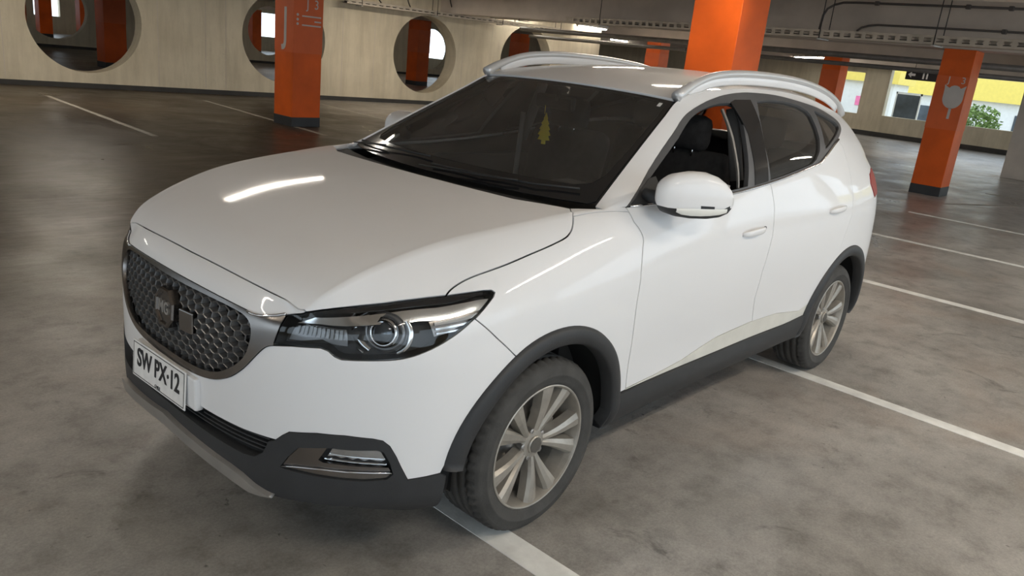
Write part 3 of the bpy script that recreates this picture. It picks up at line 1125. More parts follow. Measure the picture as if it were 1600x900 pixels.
# window channel with the sliver of lowered glass, driver's door
mb = panel([(GP, [(4.30, 3.9), (4.34, 3.92), (4.28, 2.4), (4.10, .16), (4.07, .16), (4.24, 2.4)])], depth=.01, gap=0, offset=-.02, st=1 / 6)
tag(mb.build('window_channel', 'silver', fd_l), 'thin pale run channel inside the open driver window')
# bright waist line under the side windows
wl = [tuple(SP.P(u, 9)) for u in np.linspace(14.5, 20.1, 24)] + [tuple(GP.P(u, v)) for u, v in [(6.40, .42), (6.70, .90), (6.97, 1.25)]]
wl = [(x, y + .006, z + .002) for x, y, z in wl]
mb = tube_mb(MB(), wl, .0055, 6)
both_sides(mb, 'waist_strip', 'chrome', car)

# ---- sill, rocker strip ----
rock = [(14.62, 2.94)] + dbot_f[1:] + dbot_r[1:] + arc(-WB, .447, 22, 13, 3, 17, 24) + [(20.30, 2.98), (19.8, 2.88), (18.25, 2.88), (14.9, 2.88), (14.62, 2.88)]
mb = panel([(SP, rock)], depth=.01, gap=.001, offset=-.001)
both_sides(mb, 'rocker_strip', 'rocker', car)
sill = [(14.30, 2.86), (14.9, 2.86), (18.25, 2.86), (19.8, 2.86), (20.35, 3.05)] + arc(-WB, .40, 12, -4, 3, 17, 24)[:] + [(20.0, 1.45), (18.6, 1.40), (16, 1.35), (14.2, 1.15)]
mb = panel([(SP, sill)], depth=.05, gap=0, offset=.010)
both_sides(mb, 'side_sill', 'plastic', car)


# ---- black wheel arch cladding ----
def arch_clad(cx, a0, a1, um, ux, ro=.452, ri=.388):
    n = 48
    V, F = [], []
    prof = [(ro, .000), (ro - .004, .010), (ro - .016, .016), ((ro + ri) / 2, .018), (ri + .008, .016), (ri, .006), (ri - .001, -.04)]
    for k in range(n + 1):
        a = math.radians(a0 + (a1 - a0) * k / n)
        for r, off in prof:
            x, z = cx + r * math.cos(a), ZC + r * math.sin(a)
            u_, v_ = SP.inv(x, max(z, .235), (0, 2), um, ux)
            p = SP.P(u_, v_)
            y = min(p[1], .897 if z > .6 else .9)
            V.append((x, y + off, z))
    m = len(prof)
    for k in range(n):
        for j in range(m - 1):
            F.append((k * m + j, k * m + j + 1, (k + 1) * m + j + 1, (k + 1) * m + j))
    F.append(tuple(range(m)))
    F.append(tuple((n * m + j) for j in range(m - 1, -1, -1)))
    mb = MB()
    mb.add(V, F)
    return mb


both_sides(arch_clad(0, 8, 188, 8, 17), 'wheel_arch', 'plastic', car)
both_sides(arch_clad(-WB, -4, 186, 17, 27), 'wheel_arch', 'plastic', car)
# wheel wells
for cx in (0, -WB):
    mb = MB()
    V, F = [], []
    n = 28
    for k in range(n + 1):
        a = math.radians(-5 + 190 * k / n)
        for y, r in ((.50, .30), (.50, .396), (.70, .402), (.845, .400)):
            V.append((cx + r * math.cos(a), y, ZC + r * math.sin(a)))
    for k in range(n):
        for j in range(3):
            F.append((k * 4 + j, (k + 1) * 4 + j, (k + 1) * 4 + j + 1, k * 4 + j + 1))
    mb.add(V, F)
    mb.add([(cx - .38, .50, .27), (cx + .38, .50, .27), (cx + .38, .50, .66), (cx - .38, .50, .66)], [(0, 1, 2, 3)])
    both_sides(mb, 'wheel_well', 'shell', car)

# ---- front skirt, lower grille, skid plate, fog lamps ----
fog_o = [(4.309, 2.52), (4.564, 2.984), (4.92, 3.391), (5.794, 3.52), (6.42, 3.49), (7.041, 3.50), (7.227, 3.43), (7.392, 3.05), (7.49, 2.62), (7.332, 2.42), (6.761, 2.36), (5.815, 2.42)]
lg = [(0, 3.08), (.80, 3.08), (1.18, 3.10), (1.382, 3.40), (2.126, 3.41), (2.973, 3.40), (3.649, 3.41), (3.90, 3.36), (3.70, 2.90), (3.40, 2.62), (3.0, 2.56), (2.0, 2.62), (.924, 2.72), (0, 2.75)]
skirt = wb_c[::-1][:1] + wb_c[::-1][1:] + wb_f[::-1][1:] + wb_r[::-1][1:] + [(8.85, 2.3), (8.80, 1.3), (8.72, .55)] + bot[::-1]
lg_h = lg[1:-1]
skirt_c = [(0, 2.75)] + [(.924, 2.72), (2.0, 2.62), (3.0, 2.56), (3.40, 2.62), (3.70, 2.90), (3.90, 3.36), (4.10, 3.44)] + wb_f[::-1][1:] + wb_r[::-1][1:] + [(8.85, 2.3), (8.80, 1.3), (8.72, .55)] + bot[::-1]
mb = panel([(SP, skirt_c, [fog_o])], both=True, depth=.045, gap=.001, offset=.004)
skirt_o = mb.build('front_skirt', 'plastic', car)
lgp = [(0, 3.12), (.85, 3.12), (1.2, 3.16), (1.382, 3.46), (4.0, 3.46), (3.95, 3.0), (3.4, 2.5), (0, 2.6)]
mb = panel([(SP, lgp)], both=True, depth=0, gap=0, offset=-.05, st=1 / 4)
lgo = mb.build('lower_grille', 'plastic_d', car)
for k, v0 in enumerate((2.84, 2.99, 3.14, 3.29)):
    ue = (3.62, 3.75, 3.80, 3.82)[k]
    u0 = 0 if v0 < 3.05 else 1.35
    mb = panel([(SP, [(u0, v0), (ue, v0), (ue, v0 + .05), (u0, v0 + .05)])], both=u0 == 0, depth=.04, gap=0, offset=-.014, st=1 / 4)
    mb.build('slat', 'plastic', lgo)
    if u0:
        mb.mirrored().build('slat', 'plastic', lgo)
skid = [(0, 2.30), (.6, 2.2), (1.62, 2.03), (2.55, 1.86), (3.0, 1.70), (3.45, 1.42), (3.85, 1.26), (4.142, 1.20), (3.7, 1.08), (3.3, 1.05), (2.549, 1.30), (1.39, 1.56), (.387, 1.72), (0, 1.74)]
mb = panel([(SP, skid)], both=True, depth=.03, gap=0, offset=.022)
mb.build('skid_plate', 'silver', car)

# fog lamp pods
fog_in = [(u, v) for u, v in fog_o]
mb = panel([(SP, fog_in)], depth=0, gap=0, offset=-.03, st=1 / 5)
fl, fr = both_sides(mb, 'fog_lamp_pod', 'plastic_d', car)
ch1 = [(4.309, 2.52), (4.564, 2.984), (4.92, 3.391), (5.5, 3.48), (5.75, 3.50), (5.50, 3.05), (5.62, 2.98), (7.38, 2.86), (7.47, 2.62), (7.332, 2.42), (6.761, 2.36), (5.815, 2.42)]


def slope_in(P, N):
    return P


mb = panel([(SP, ch1)], depth=.03, gap=.001, offset=-.004)
tag(mb.build('fog_lamp_bezel', 'satin', fl), 'shiny grey chrome bezel around the fog lamp')
mb.mirrored().build('fog_lamp_bezel', 'satin', fr)
lm = [(5.62, 3.08), (5.86, 3.44), (6.42, 3.44), (7.041, 3.44), (7.18, 3.38), (7.33, 3.0), (7.34, 2.92)]
mb = panel([(SP, lm)], depth=.01, gap=.002, offset=-.006)
lens1 = mb.build('fog_lamp_lens', 'clear', fl)
lens2 = mb.mirrored().build('fog_lamp_lens', 'clear', fr)
mb = panel([(SP, lm)], depth=0, gap=.004, offset=-.026)
for i, q in enumerate(mb.v):
    mb.v[i] = (q[0], q[1], q[2] + .004 * math.sin(q[1] * 260))
mb.n = [None] * len(mb.n)
mb.build('reflector', 'reflector', lens1, smooth=False)
mb.mirrored().build('reflector', 'reflector', lens2, smooth=False)
# second chrome lip line across the pod
lip = [SP.P(u, v) + SP.Nn(u, v) * .001 for u, v in [(4.35, 2.56), (4.8, 2.66), (5.5, 2.72), (6.3, 2.70), (7.0, 2.68), (7.45, 2.66)]]
tube_mb(MB(), lip, .003, 6).build('lip', 'chrome', fl)

# ---- radiator grille ----
frame_o = gr_top[::-1] + [(4.20, 7.90), (3.96, 6.08)] + gr_bot[::-1]
mb = panel([(SP, frame_o + gr_in[::-1])], both=True, depth=.02, gap=.001, offset=.005)
grille = mb.build('radiator_grille', 'satin', car)
tag(grille, 'smoked chrome frame of the radiator grille')
gl = S2([(4.12, 7.86), (3.62, 7.33), (3.19, 7.10), (2.85, 7.13)])
mb = tube_mb(MB(), [SP.P(u, v) + SP.Nn(u, v) * .006 for u, v in [(4.18, 7.86)] + gl], .0045, 6)
wing = mb.build('frame_edge', 'chrome', grille)
mb.mirrored().build('frame_edge', 'chrome', grille)
mb = panel([(SP, gr_in)], both=True, depth=0, gap=-.01, offset=-.032, st=1 / 4)
mb.build('grille_back', 'plastic_d', grille)
mb = MB()
pw, ph = .046, .0245
row = 0
z = .575
gi = gr_in
while z < .85:
    y = -.56 + (pw / 2 if row % 2 else 0)
    while y < .56:
        u_, v_ = SP.inv(abs(y), z, (1, 2), 0, 5)
        if inpoly(u_, v_, gi + [(-.3, 4.6), (-.3, 7.01)]) and u_ < 3.08:
            x = SP.P(u_, v_)[0]
            nn = SP.Nn(u_, v_)
            sl = -nn[1] / max(nn[0], .3) * (1 if y >= 0 else -1)
            sz = -nn[2] / max(nn[0], .3)
            pts = []
            hexv = [(0, ph / 1.5), (-pw / 2, ph / 3), (-pw / 2, -ph / 3), (0, -ph / 1.5), (pw / 2, -ph / 3), (pw / 2, ph / 3)]
            for sc, dd in ((1.0, 0), (.84, .002), (.60, -.016)):
                for hy_, hz_ in hexv:
                    dy, dz = hy_ * sc, hz_ * sc
                    pts.append((x - .012 + dd + sl * dy * .9 + sz * dz * .9, y + dy, z + dz))
            F = []
            for q in range(2):
                for k in range(6):
                    k2 = (k + 1) % 6
                    F.append((q * 6 + k, q * 6 + k2, (q + 1) * 6 + k2, (q + 1) * 6 + k))
            mb.add(pts, F)
        y += pw
    z += ph
    row += 1
gm = mb.build('grille_mesh', 'mesh', grille, smooth=False)
gm['kind'] = 'stuff'

# emblem: octagon ring with two letters
badge_c = (.898, 0, .728)
mb = MB()
oc = [(math.cos(math.radians(22.5 + 45 * k)), math.sin(math.radians(22.5 + 45 * k))) for k in range(8)]
fnb = lambda a, b, d: (badge_c[0] + d - b * .06, a, badge_c[2] + b)
V, F = [], []
for r, d in ((.068, -.03), (.068, .006), (.064, .012), (.056, .012), (.052, .004), (.0, .003)):
    for a, b in oc:
        V.append(fnb(a * r, b * r, d))
for q in range(5):
    for k in range(8):
        k2 = (k + 1) % 8
        F.append((q * 8 + k, q * 8 + k2, (q + 1) * 8 + k2, (q + 1) * 8 + k))
mb.add(V, F)
emb = mb.build('emblem', 'satin', grille, smooth=False)
text_obj('letters', 'MG', .054, 'silver', frame_mat((badge_c[0] + .007, 0, badge_c[2]), (0, 1, 0), (-.06, 0, 1)), emb, .004, .86, off=.0012)
box('sensor_plate', (.880, .118, .715), (.03, .070, .07), 'satin', grille, .004, Matrix.Rotation(math.radians(8), 3, 'Z'))

# number plate
pm = frame_mat((.922, -.018, .498), (-.03, 1, 0), (-.05, 0, 1))
bm = bmesh.new()
box_into(bm, (0, 0, 0), (.36, .13, .004), .0015)
plate = bm_mesh(bm, 'number_plate', 'plate', False, car)
plate.data.transform(pm)
tag(plate, 'white number plate with black characters')
text_obj('characters', 'SW PX\u00b712', .088, 'ink', pm @ Matrix.Translation((0, .008, .003)), plate, .0008, .78, off=.0018)
text_obj('country_name', 'CHILE', .014, 'ink', pm @ Matrix.Translation((0, -.050, .003)), plate, .0006, 1.0)
mb = MB()
for (x0, y0, x1, y1) in ((-.174, .056, .174, .059), (-.174, -.059, .174, -.056), (-.174, -.059, -.171, .059), (.171, -.059, .174, .059)):
    V = [pm @ Vector((a, b, .0026)) for a, b in ((x0, y0), (x1, y0), (x1, y1), (x0, y1))]
    mb.add(V, [(0, 1, 2, 3)])
mb.build('border_line', 'ink', plate)
# moulded plate holder of the bumper
mb = MB()
for sy in (1,):
    bmh = bmesh.new()
    box_into(bmh, (.895, 0, .50), (.03, .42, .11), .008)
    bm_mesh(bmh, 'plate_holder', 'paint', False, car)

# ---- headlamps ----
def strip_top(mb):
    """keep only the turned-under walls of a panel"""
    r = MB()
    r.v = mb.v
    for f, n, m in zip(mb.f, mb.n, mb.m):
        if n is None:
            r.f.append(f); r.n.append(None); r.m.append(m)
    return r


mb = panel([(SP, headpoly)], depth=0, gap=-.002, offset=-.055, st=1 / 4)
w_ = strip_top(panel([(SP, headpoly)], depth=.056, gap=.001, offset=-.001))
mb.add(w_.v, w_.f)
mb.n = [None] * len(mb.n)
hl_l, hl_r = both_sides(mb, 'headlamp', 'plastic_d', car)


def lamp_part(name, mat_, mb):
    a = mb.build(name, mat_, hl_l)
    b = mb.mirrored().build(name, mat_, hl_r)
    return a


lamp_part('lens', 'clear', panel([(SP, headpoly)], depth=.004, gap=.0022, offset=.001))
top2 = [(u, v - (.05 if i == 0 else .26 - .08 * i / len(hl_top))) for i, (u, v) in enumerate(hl_top)] + [(9.85, 7.50)]
lamp_part('upper_bezel', 'gloss', panel([(SP, hl_top + [(9.866, 7.577)] + top2[::-1])], depth=.01, gap=.001, offset=-.005))
# light blade under the upper bezel
bl = [(4.50, 7.40), (5.25, 7.98), (6.2, 7.86), (7.4, 7.66), (8.6, 7.48), (9.75, 7.42), (10.0, 7.38), (9.7, 7.16), (8.6, 7.10), (7.7, 7.24), (6.6, 7.36), (5.3, 7.50)]
lamp_part('light_blade', 'reflector', panel([(SP, bl)], depth=.02, gap=0, offset=-.016))
lb2 = [(8.35, 7.10), (9.6, 7.16), (9.85, 7.22), (9.45, 7.02), (8.75, 6.68), (8.4, 6.62)]
lamp_part('side_reflector', 'satin', panel([(SP, lb2)], depth=.02, gap=0, offset=-.020))
for k, (va, vb) in enumerate(((.00, .10), (.18, .24), (.32, .37))):
    q = [(8.45, 7.05 - va), (9.2, 7.08 - va), (9.65 - k * .12, 7.10 - va), (9.60 - k * .12, 7.10 - vb), (9.2, 7.08 - vb), (8.45, 7.05 - vb)]
    lamp_part('reflector_rib', 'reflector', panel([(SP, q)], depth=.006, gap=0, offset=-.013))
# ribbed inner indicator
V, F = [], []
mb = MB()
lamp_part('indicator_housing', 'bezel', panel([(SP, [(4.15, 6.25), (4.35, 7.25), (5.3, 7.35), (6.1, 7.3), (6.1, 6.3), (5.6, 6.35), (5.3, 6.5), (4.6, 6.3)])], depth=.01, gap=.002, offset=-.040))
for k in range(11):
    u0 = 4.45 + k * .14
    q = [(u0, 6.62), (u0 + .05, 7.16), (u0 + .15, 7.18), (u0 + .10, 6.64)]
    p_ = panel([(SP, q)], depth=.01, gap=.0, offset=-.026 - .004 * (k % 2), st=1 / 3)
    mb.add(p_.v, p_.f)
a_ = lamp_part('indicator_ribs', 'rib', mb)
# projector
uvp = (7.14, 6.95)
pc = SP.P(*uvp)
pn = SP.Nn(*uvp)
ax = pn * .72 + np.array([.55, 0, -.02])
ax /= np.linalg.norm(ax)
ay = np.cross([0, 0, 1], ax); ay /= np.linalg.norm(ay)
az = np.cross(ax, ay)
pc = pc - pn * .030


def ring_mb(c, r1, r2, d1, d2, a0=0, a1=360, n=40, ex=1.0, thick=.006):
    V, F = [], []
    full = abs(a1 - a0) >= 360
    cnt = n if full else n + 1
    for k in range(cnt):
        t = math.radians(a0 + (a1 - a0) * k / n)
        e = ay * math.cos(t) * ex + az * math.sin(t)
        for r, d in ((r1, d1 - thick), (r1, d1), (r2, d2), (r2, d2 - thick)):
            V.append(c + e * r + ax * d)
    for k in range(n if full else n):
        k2 = (k + 1) % cnt
        for j in range(3):
            F.append((k * 4 + j, k * 4 + j + 1, k2 * 4 + j + 1, k2 * 4 + j))
    mb = MB()
    mb.add(V, F)
    return mb


pr = lamp_part('projector_ring', 'chrome', ring_mb(pc, .033, .045, .012, .002))
V, F = [], []
for i in range(8):
    ph_ = math.radians(90 * i / 7)
    for k in range(24):
        t = 2 * math.pi * k / 24
        V.append(pc + (ay * math.cos(t) + az * math.sin(t)) * .032 * math.cos(ph_) + ax * (.018 * math.sin(ph_)))
for i in range(7):
    for k in range(24):
        F.append((i * 24 + k, i * 24 + (k + 1) % 24, (i + 1) * 24 + (k + 1) % 24, (i + 1) * 24 + k))
mb = MB(); mb.add(V, F)
lamp_part('projector_lens', 'lens', mb)
lamp_part('crescent', 'reflector', ring_mb(pc, .052, .070, -.008, .004, 130, 245, 24, 1.35))
lamp_part('crescent', 'reflector', ring_mb(pc, .052, .070, -.008, .002, 305, 400, 24, 1.25))
lamp_part('outer_crescent', 'satin', ring_mb(pc, .074, .082, -.012, -.002, 150, 240, 24, 1.35))
lamp_part('projector_housing', 'bezel', ring_mb(pc, .045, .058, .0, -.012, 0, 360, 40, 1.12))

# ---- wheels (local y = 0 at the tyre's middle, outer face towards +y) ----
TR = .320
tp = [(.226, -.088), (.245, -.104), (.272, -.109), (.295, -.104), (.309, -.093), (.316, -.083)]
for a, b in ((-.076, -.060), (-.052, -.024), (-.016, .016), (.024, .052), (.060, .076)):
    tp += [(TR - .001, a), (TR, (a + b) / 2), (TR - .001, b), (TR - .009, b + .0015), (TR - .009, b + .0065)]
tp = tp[:-2]
tp += [(.316, .083), (.309, .093), (.300, .1005), (.295, .104), (.272, .109), (.2705, .1105), (.266, .1105), (.264, .109), (.245, .104), (.232, .098), (.226, .090)]
nb = len(tp)


def rmod(j, k, r):
    if (4 <= j <= 7 or nb - 14 <= j <= nb - 11) and k % 3 == 0:
        return r - .009
    return r


mb = lathe_mb(MB(), tp, (0, 0, 0), 168, rmod=rmod)
fl_w = empty('wheel_proto')
tyre_me = mb.mesh('tyre', 'rubber')
fix_normals(tyre_me)
# alloy: barrel, then ten spokes in five pairs
bar = [(.2265, -.085), (.228, .090), (.2300, .0985), (.2265, .1005), (.2225, .099), (.2195, .092), (.214, .070), (.206, .020), (.204, -.08)]
mb = lathe_mb(MB(), bar, (0, 0, 0), 96)


def spoke_into(mb, a0, a1, w0, w1, mid=0.0):
    """blade from angle a0 at the hub to a1 at the rim, raised middle edge"""
    N_ = 9
    secs = []
    for i in range(N_):
        t = i / (N_ - 1)
        r = .040 + (.2215 - .040) * t
        e = t * t * (3 - 2 * t)
        a = math.radians(a0 + (a1 - a0) * (e * .8 + t * .2))
        w = w0 + (w1 - w0) * t ** 1.3
        yf = .068 + .026 * math.sin(t * 1.35)
        c = np.array([r * math.cos(a), 0, r * math.sin(a)])
        tan = np.array([-math.sin(a), 0, math.cos(a)])
        secs.append([c + tan * (-w / 2 - .004) + [0, yf - .042, 0], c + tan * (-w / 2) + [0, yf - .007, 0],
                     c + tan * (-w * .12) + [0, yf, 0], c + tan * (w * .30) + [0, yf - .001, 0],
                     c + tan * (w / 2) + [0, yf - .012, 0], c + tan * (w / 2 + .004) + [0, yf - .042, 0]])
    V = [p for s_ in secs for p in s_]
    F = []
    for i in range(N_ - 1):
        for j in range(5):
            F.append((i * 6 + j, (i + 1) * 6 + j, (i + 1) * 6 + j + 1, i * 6 + j + 1))
        F.append((i * 6 + 5, (i + 1) * 6 + 5, (i + 1) * 6, i * 6))
    F.append(tuple(range(6)))
    F.append(tuple((N_ - 1) * 6 + j for j in range(5, -1, -1)))
    mb.add(V, F)


A0 = 40
for k in range(5):
    c = A0 + 72 * k
    spoke_into(mb, c - 9.5, c - 14.5, .022, .062)
    spoke_into(mb, c + 9.5, c + 14.5, .022, .062)
hubp = [(.050, .030), (.056, .060), (.050, .070), (.034, .072), (.033, .078), (.030, .081), (.0, .082)]
lathe_mb(mb, hubp, (0, 0, 0), 32)
rim_me = mb.mesh('rim', 'rim', smooth=False)
fix_normals(rim_me)
nut_me = lathe_mb(MB(), [(.0105, .045), (.0105, .068), (.006, .071), (0, .071)], (0, 0, 0), 10).mesh('lug_nut', 'steel', smooth=False)
mb = lathe_mb(MB(), [(.0, -.01), (.10, -.01), (.150, -.01), (.150, .004), (.085, .004), (.080, .024), (.062, .030), (.0, .030)], (0, 0, 0), 48)
disc_me = mb.mesh('brake_disc', 'steel')
fix_normals(disc_me)
mb = lathe_mb(MB(), [(.0, -.07), (.203, -.07)], (0, 0, 0), 40)
back_me = mb.mesh('wheel_back', 'shell')
mb = lathe_mb(MB(), [(.030, .0), (.0285, .0045), (.022, .0055), (.0, .0058)], (0, .079, 0), 8)
cap_me = mb.mesh('hub_cap', 'rim_d', smooth=False)
bm = bmesh.new()
box_into(bm, (0, 0, 0), (.075, .05, .13), .012)
me_c = bpy.data.meshes.new('brake_caliper')
bm.to_mesh(me_c); bm.free()
me_c.materials.append(M['caliper'])
mb = MB()
for a in (0, math.radians(7)):
    tube_mb(mb, [(.217 * math.cos(a + .9), .088, .217 * math.sin(a + .9)), (.195 * math.cos(a + .9), .11, .195 * math.sin(a + .9))], .0035, 6)
valve_me = mb.mesh('valve_stem', 'plastic_d')
bpy.data.objects.remove(fl_w)


def wheel(x, y, left):
    t = link('tyre', tyre_me, car)
    t.location = (x, y, TR)
    t.rotation_euler = (0, 0, 0 if left else math.pi)
    rm = link('rim', rim_me, t)
    for k in range(5):
        a = math.radians(A0 + 36 + 72 * k)
        link('lug_nut', nut_me, t).location = (.052 * math.cos(a), 0, .052 * math.sin(a))
    link('brake_disc', disc_me, t)
    link('wheel_back', back_me, t)
    link('hub_cap', cap_me, t)
    c = link('brake_caliper', me_c, t)
    a = math.radians(148 if left else 32)
    c.location = (.118 * math.cos(a), .0, .118 * math.sin(a))
    c.rotation_euler = (0, -a, 0)
    return t


for wx in (0, -WB):
    wheel(wx, .767, True)
    wheel(wx, -.767, False)

# ---- door mirrors ----
def mirror_mb():
    # rounded shell: sections across y from the root outwards (y, front x, back x, top, bottom)
    secs = [(.845, -.55, -.62, 1.215, 1.155), (.858, -.500, -.66, 1.240, 1.128), (.885, -.472, -.69, 1.258, 1.112), (.920, -.490, -.71, 1.270, 1.103), (.955, -.540, -.725, 1.271, 1.100),
            (.99, -.606, -.74, 1.258, 1.102), (1.015, -.664, -.75, 1.236, 1.110), (1.030, -.708, -.76, 1.210, 1.124), (1.037, -.738, -.762, 1.188, 1.145)]
    V, F = [], []
    n = 28
    for y, xf, xb, zt, zb in secs:
        for k in range(n):
            a = 2 * math.pi * k / n
            ca, sa = math.cos(a), math.sin(a)
            px = math.copysign(abs(ca) ** .75, ca)
            pz = math.copysign(abs(sa) ** .75, sa)
            V.append(((xf + xb) / 2 + (xf - xb) / 2 * px, y, (zt + zb) / 2 + (zt - zb) / 2 * pz))
    m = len(secs)
    for i in range(m - 1):
        for k in range(n):
            F.append((i * n + k, i * n + (k + 1) % n, (i + 1) * n + (k + 1) % n, (i + 1) * n + k))
    F.append(tuple(range(n - 1, -1, -1)))
    F.append(tuple((m - 1) * n + k for k in range(n)))
    return V, F, n, m


V, F, n_, m_ = mirror_mb()
cut_z = 1.147


def part_of(V, F, keep, shift=(0, 0, 0)):
    mb = MB()
    used = {}
    vv, ff = [], []
    for f in F:
        c = sum(V[i][2] for i in f) / len(f)
        if keep(c, f):
            g = []
            for i in f:
                if i not in used:
                    used[i] = len(vv)
                    vv.append(V[i])
                g.append(used[i])
            ff.append(tuple(g))
    mb.add(vv, ff)
    return mb


cap = part_of(V, F, lambda c, f: c > cut_z)
low = part_of(V, F, lambda c, f: c <= cut_z)
for mb_ in (cap, low):
    pass
lw_l, lw_r = both_sides(low, 'door_mirror', 'plastic', car)
for o in (lw_l, lw_r):
    fix_normals(o.data)
for par, mbx in ((lw_l, cap), (lw_r, cap.mirrored())):
    o = mbx.build('mirror_cap', 'paint', par)
    fix_normals(o.data)
    tag(o, 'white painted mirror cap')
# indicator strip round the lower front of the mirror
mb = MB()
V2, F2 = [], []
for i, (x, y, zt, zb) in enumerate([(-.528, .938, 1.142, 1.128), (-.545, .952, 1.144, 1.120), (-.575, .972, 1.145, 1.117), (-.612, .992, 1.145, 1.117), (-.650, 1.010, 1.145, 1.119), (-.690, 1.026, 1.145, 1.123), (-.722, 1.036, 1.146, 1.130)]):
    V2 += [(x + .006, y + .004, zt), (x + .008, y + .006, (zt + zb) / 2), (x + .002, y + .001, zb)]
for i in range(6):
    for j in range(2):
        F2.append((i * 3 + j, i * 3 + j + 1, i * 3 + j + 4, i * 3 + j + 3))
mb.add(V2, F2)
mb.build('indicator_lens', 'indic', lw_l)
mb.mirrored().build('indicator_lens', 'indic', lw_r)
mb = tube_mb(MB(), [(-.54, .785, 1.166), (-.545, .815, 1.162), (-.56, .86, 1.152), (-.59, .91, 1.155)], [.022, .024, .026, .024], 12, flat=.75, up=(1, 0, 0))
mb.build('mirror_arm', 'plastic', lw_l)
mb.mirrored().build('mirror_arm', 'plastic', lw_r)
mb = MB()
mb.add([(-.712, .875, 1.125), (-.765, 1.005, 1.120), (-.765, 1.01, 1.225), (-.71, .875, 1.252)], [(0, 1, 2, 3)])
mb.build('mirror_glass', 'chrome', lw_l)
mb.mirrored().build('mirror_glass', 'chrome', lw_r)
# the far mirror is folded a little way back
lw_r.location = (-.15, .03, -.008)
# black sail panel at the window's front corner
sail = [(.50, .05), (.56, .62), (.80, 1.9), (1.05, 2.42), (1.18, 2.3), (1.14, 1.0), (1.12, .05)]
mb = panel([(GP, sail)], depth=.012, gap=0, offset=.006)
mb.build('sail_panel', 'plastic', fd_l)
mb.mirrored().build('sail_panel', 'plastic', fd_r)


# ---- door handles ----
def handle(cx, cz, parent_l, parent_r, um, ux):
    V, F = [], []
    n, m = 17, 10
    for i in range(n):
        t = i / (n - 1) * 2 - 1
        x = cx - t * .102
        u_, v_ = SP.inv(x, cz + .004 * t, (0, 2), um, ux)
        p, nn = SP.P(u_, v_), SP.Nn(u_, v_)
        off = .019 * (1 - abs(t) ** 4) + .002
        h = .0165 * (1 - .45 * abs(t) ** 3)
        th = .007
        for k in range(m):
            a = 2 * math.pi * k / m
            V.append(p + nn * (off + th * math.cos(a)) + np.array([0, 0, 1]) * h * math.sin(a))
    for i in range(n - 1):
        for k in range(m):
            F.append((i * m + k, i * m + (k + 1) % m, (i + 1) * m + (k + 1) % m, (i + 1) * m + k))
    F.append(tuple(range(m)))
    F.append(tuple((n - 1) * m + k for k in range(m)))
    mb = MB()
    mb.add(V, F)
    a = mb.build('handle', 'paint', parent_l)
    b = mb.mirrored().build('handle', 'paint', parent_r)
    fix_normals(a.data); fix_normals(b.data)
    # scooped recess behind it
    V, F = [], []
    R_ = 7
    u_, v_ = SP.inv(cx + .012, cz - .002, (0, 2), um, ux)
    n0 = SP.Nn(u_, v_)
    for j in range(R_):
        s_ = 1 - j / (R_ - 1)
        for k in range(28):
            a_ = 2 * math.pi * k / 28
            x = cx + .012 + .068 * s_ * math.cos(a_)
            z = cz - .002 + .030 * s_ * math.sin(a_)
            u_, v_ = SP.inv(x, z, (0, 2), um, ux)
            V.append(SP.P(u_, v_) + n0 * (.0012 - .0045 * (1 - s_ ** 3)) * 1.0)
    return None


handle(-1.318, .968, fd_l, fd_r, 14, 20)
handle(-2.262, 1.000, rd_l, rd_r, 18, 23)
for px, py_, nm, pl, um, ux in ((-1.425, .974, 'key_lock', fd_l, 14, 20),):
    u_, v_ = SP.inv(px, py_, (0, 2), um, ux)
    p, nn = SP.P(u_, v_), SP.Nn(u_, v_)
    o = lathe_mb(MB(), [(.009, -.002), (.009, .004), (.006, .005), (0, .005)], (0, 0, 0), 16).build(nm, 'gloss', pl)
    o.location = p + nn * .002

# ---- roof rails ----
rp = cr([(-1.02, .566, 1.505), (-1.12, .566, 1.552), (-1.28, .564, 1.600), (-1.50, .564, 1.625), (-1.85, .564, 1.634), (-2.25, .558, 1.624), (-2.55, .550, 1.597), (-2.78, .542, 1.556), (-2.92, .536, 1.510), (-3.0, .530, 1.462)], 4)
rr_ = np.interp(np.linspace(0, 1, len(rp)), [0, .06, .16, .8, .92, 1], [.024, .021, .016, .0145, .016, .021])
mb = tube_mb(MB(), rp, rr_, 12, flat=1.05, up=(0, 0, 1))
both_sides(mb, 'roof_rail', 'rail', car)
mb = tube_mb(MB(), [(x, y - .004, z - .026) for x, y, z in rp[4:-5]], .0055, 8, flat=5)
both_sides(mb, 'rail_base', 'paint', car)

# ---- wipers ----
def wp(u, v, off):
    p = WP.P(u, abs(v)) + WP.Nn(u, abs(v)) * off
    if v < 0:
        p = p * np.array([1, -1, 1])
    return p


for pts, arm in (([(.14, -4.35), (.16, -3.2), (.20, -2.0), (.26, -.4)], [(.02, -4.5), (.06, -3.9), (.16, -2.6), (.20, -2.2)]),
                 ([(.12, -.1), (.14, 1.2), (.17, 2.6), (.24, 4.0)], [(.01, -.3), (.05, .4), (.12, 1.8), (.15, 2.2)])):
    o = tube_mb(MB(), [wp(u, v, .009) for u, v in pts], .0045, 6).build('wiper_blade', 'plastic_d', car)
    tube_mb(MB(), [wp(u, v, .016) for u, v in arm], .006, 6, flat=.6).build('wiper_arm', 'plastic_d', o)

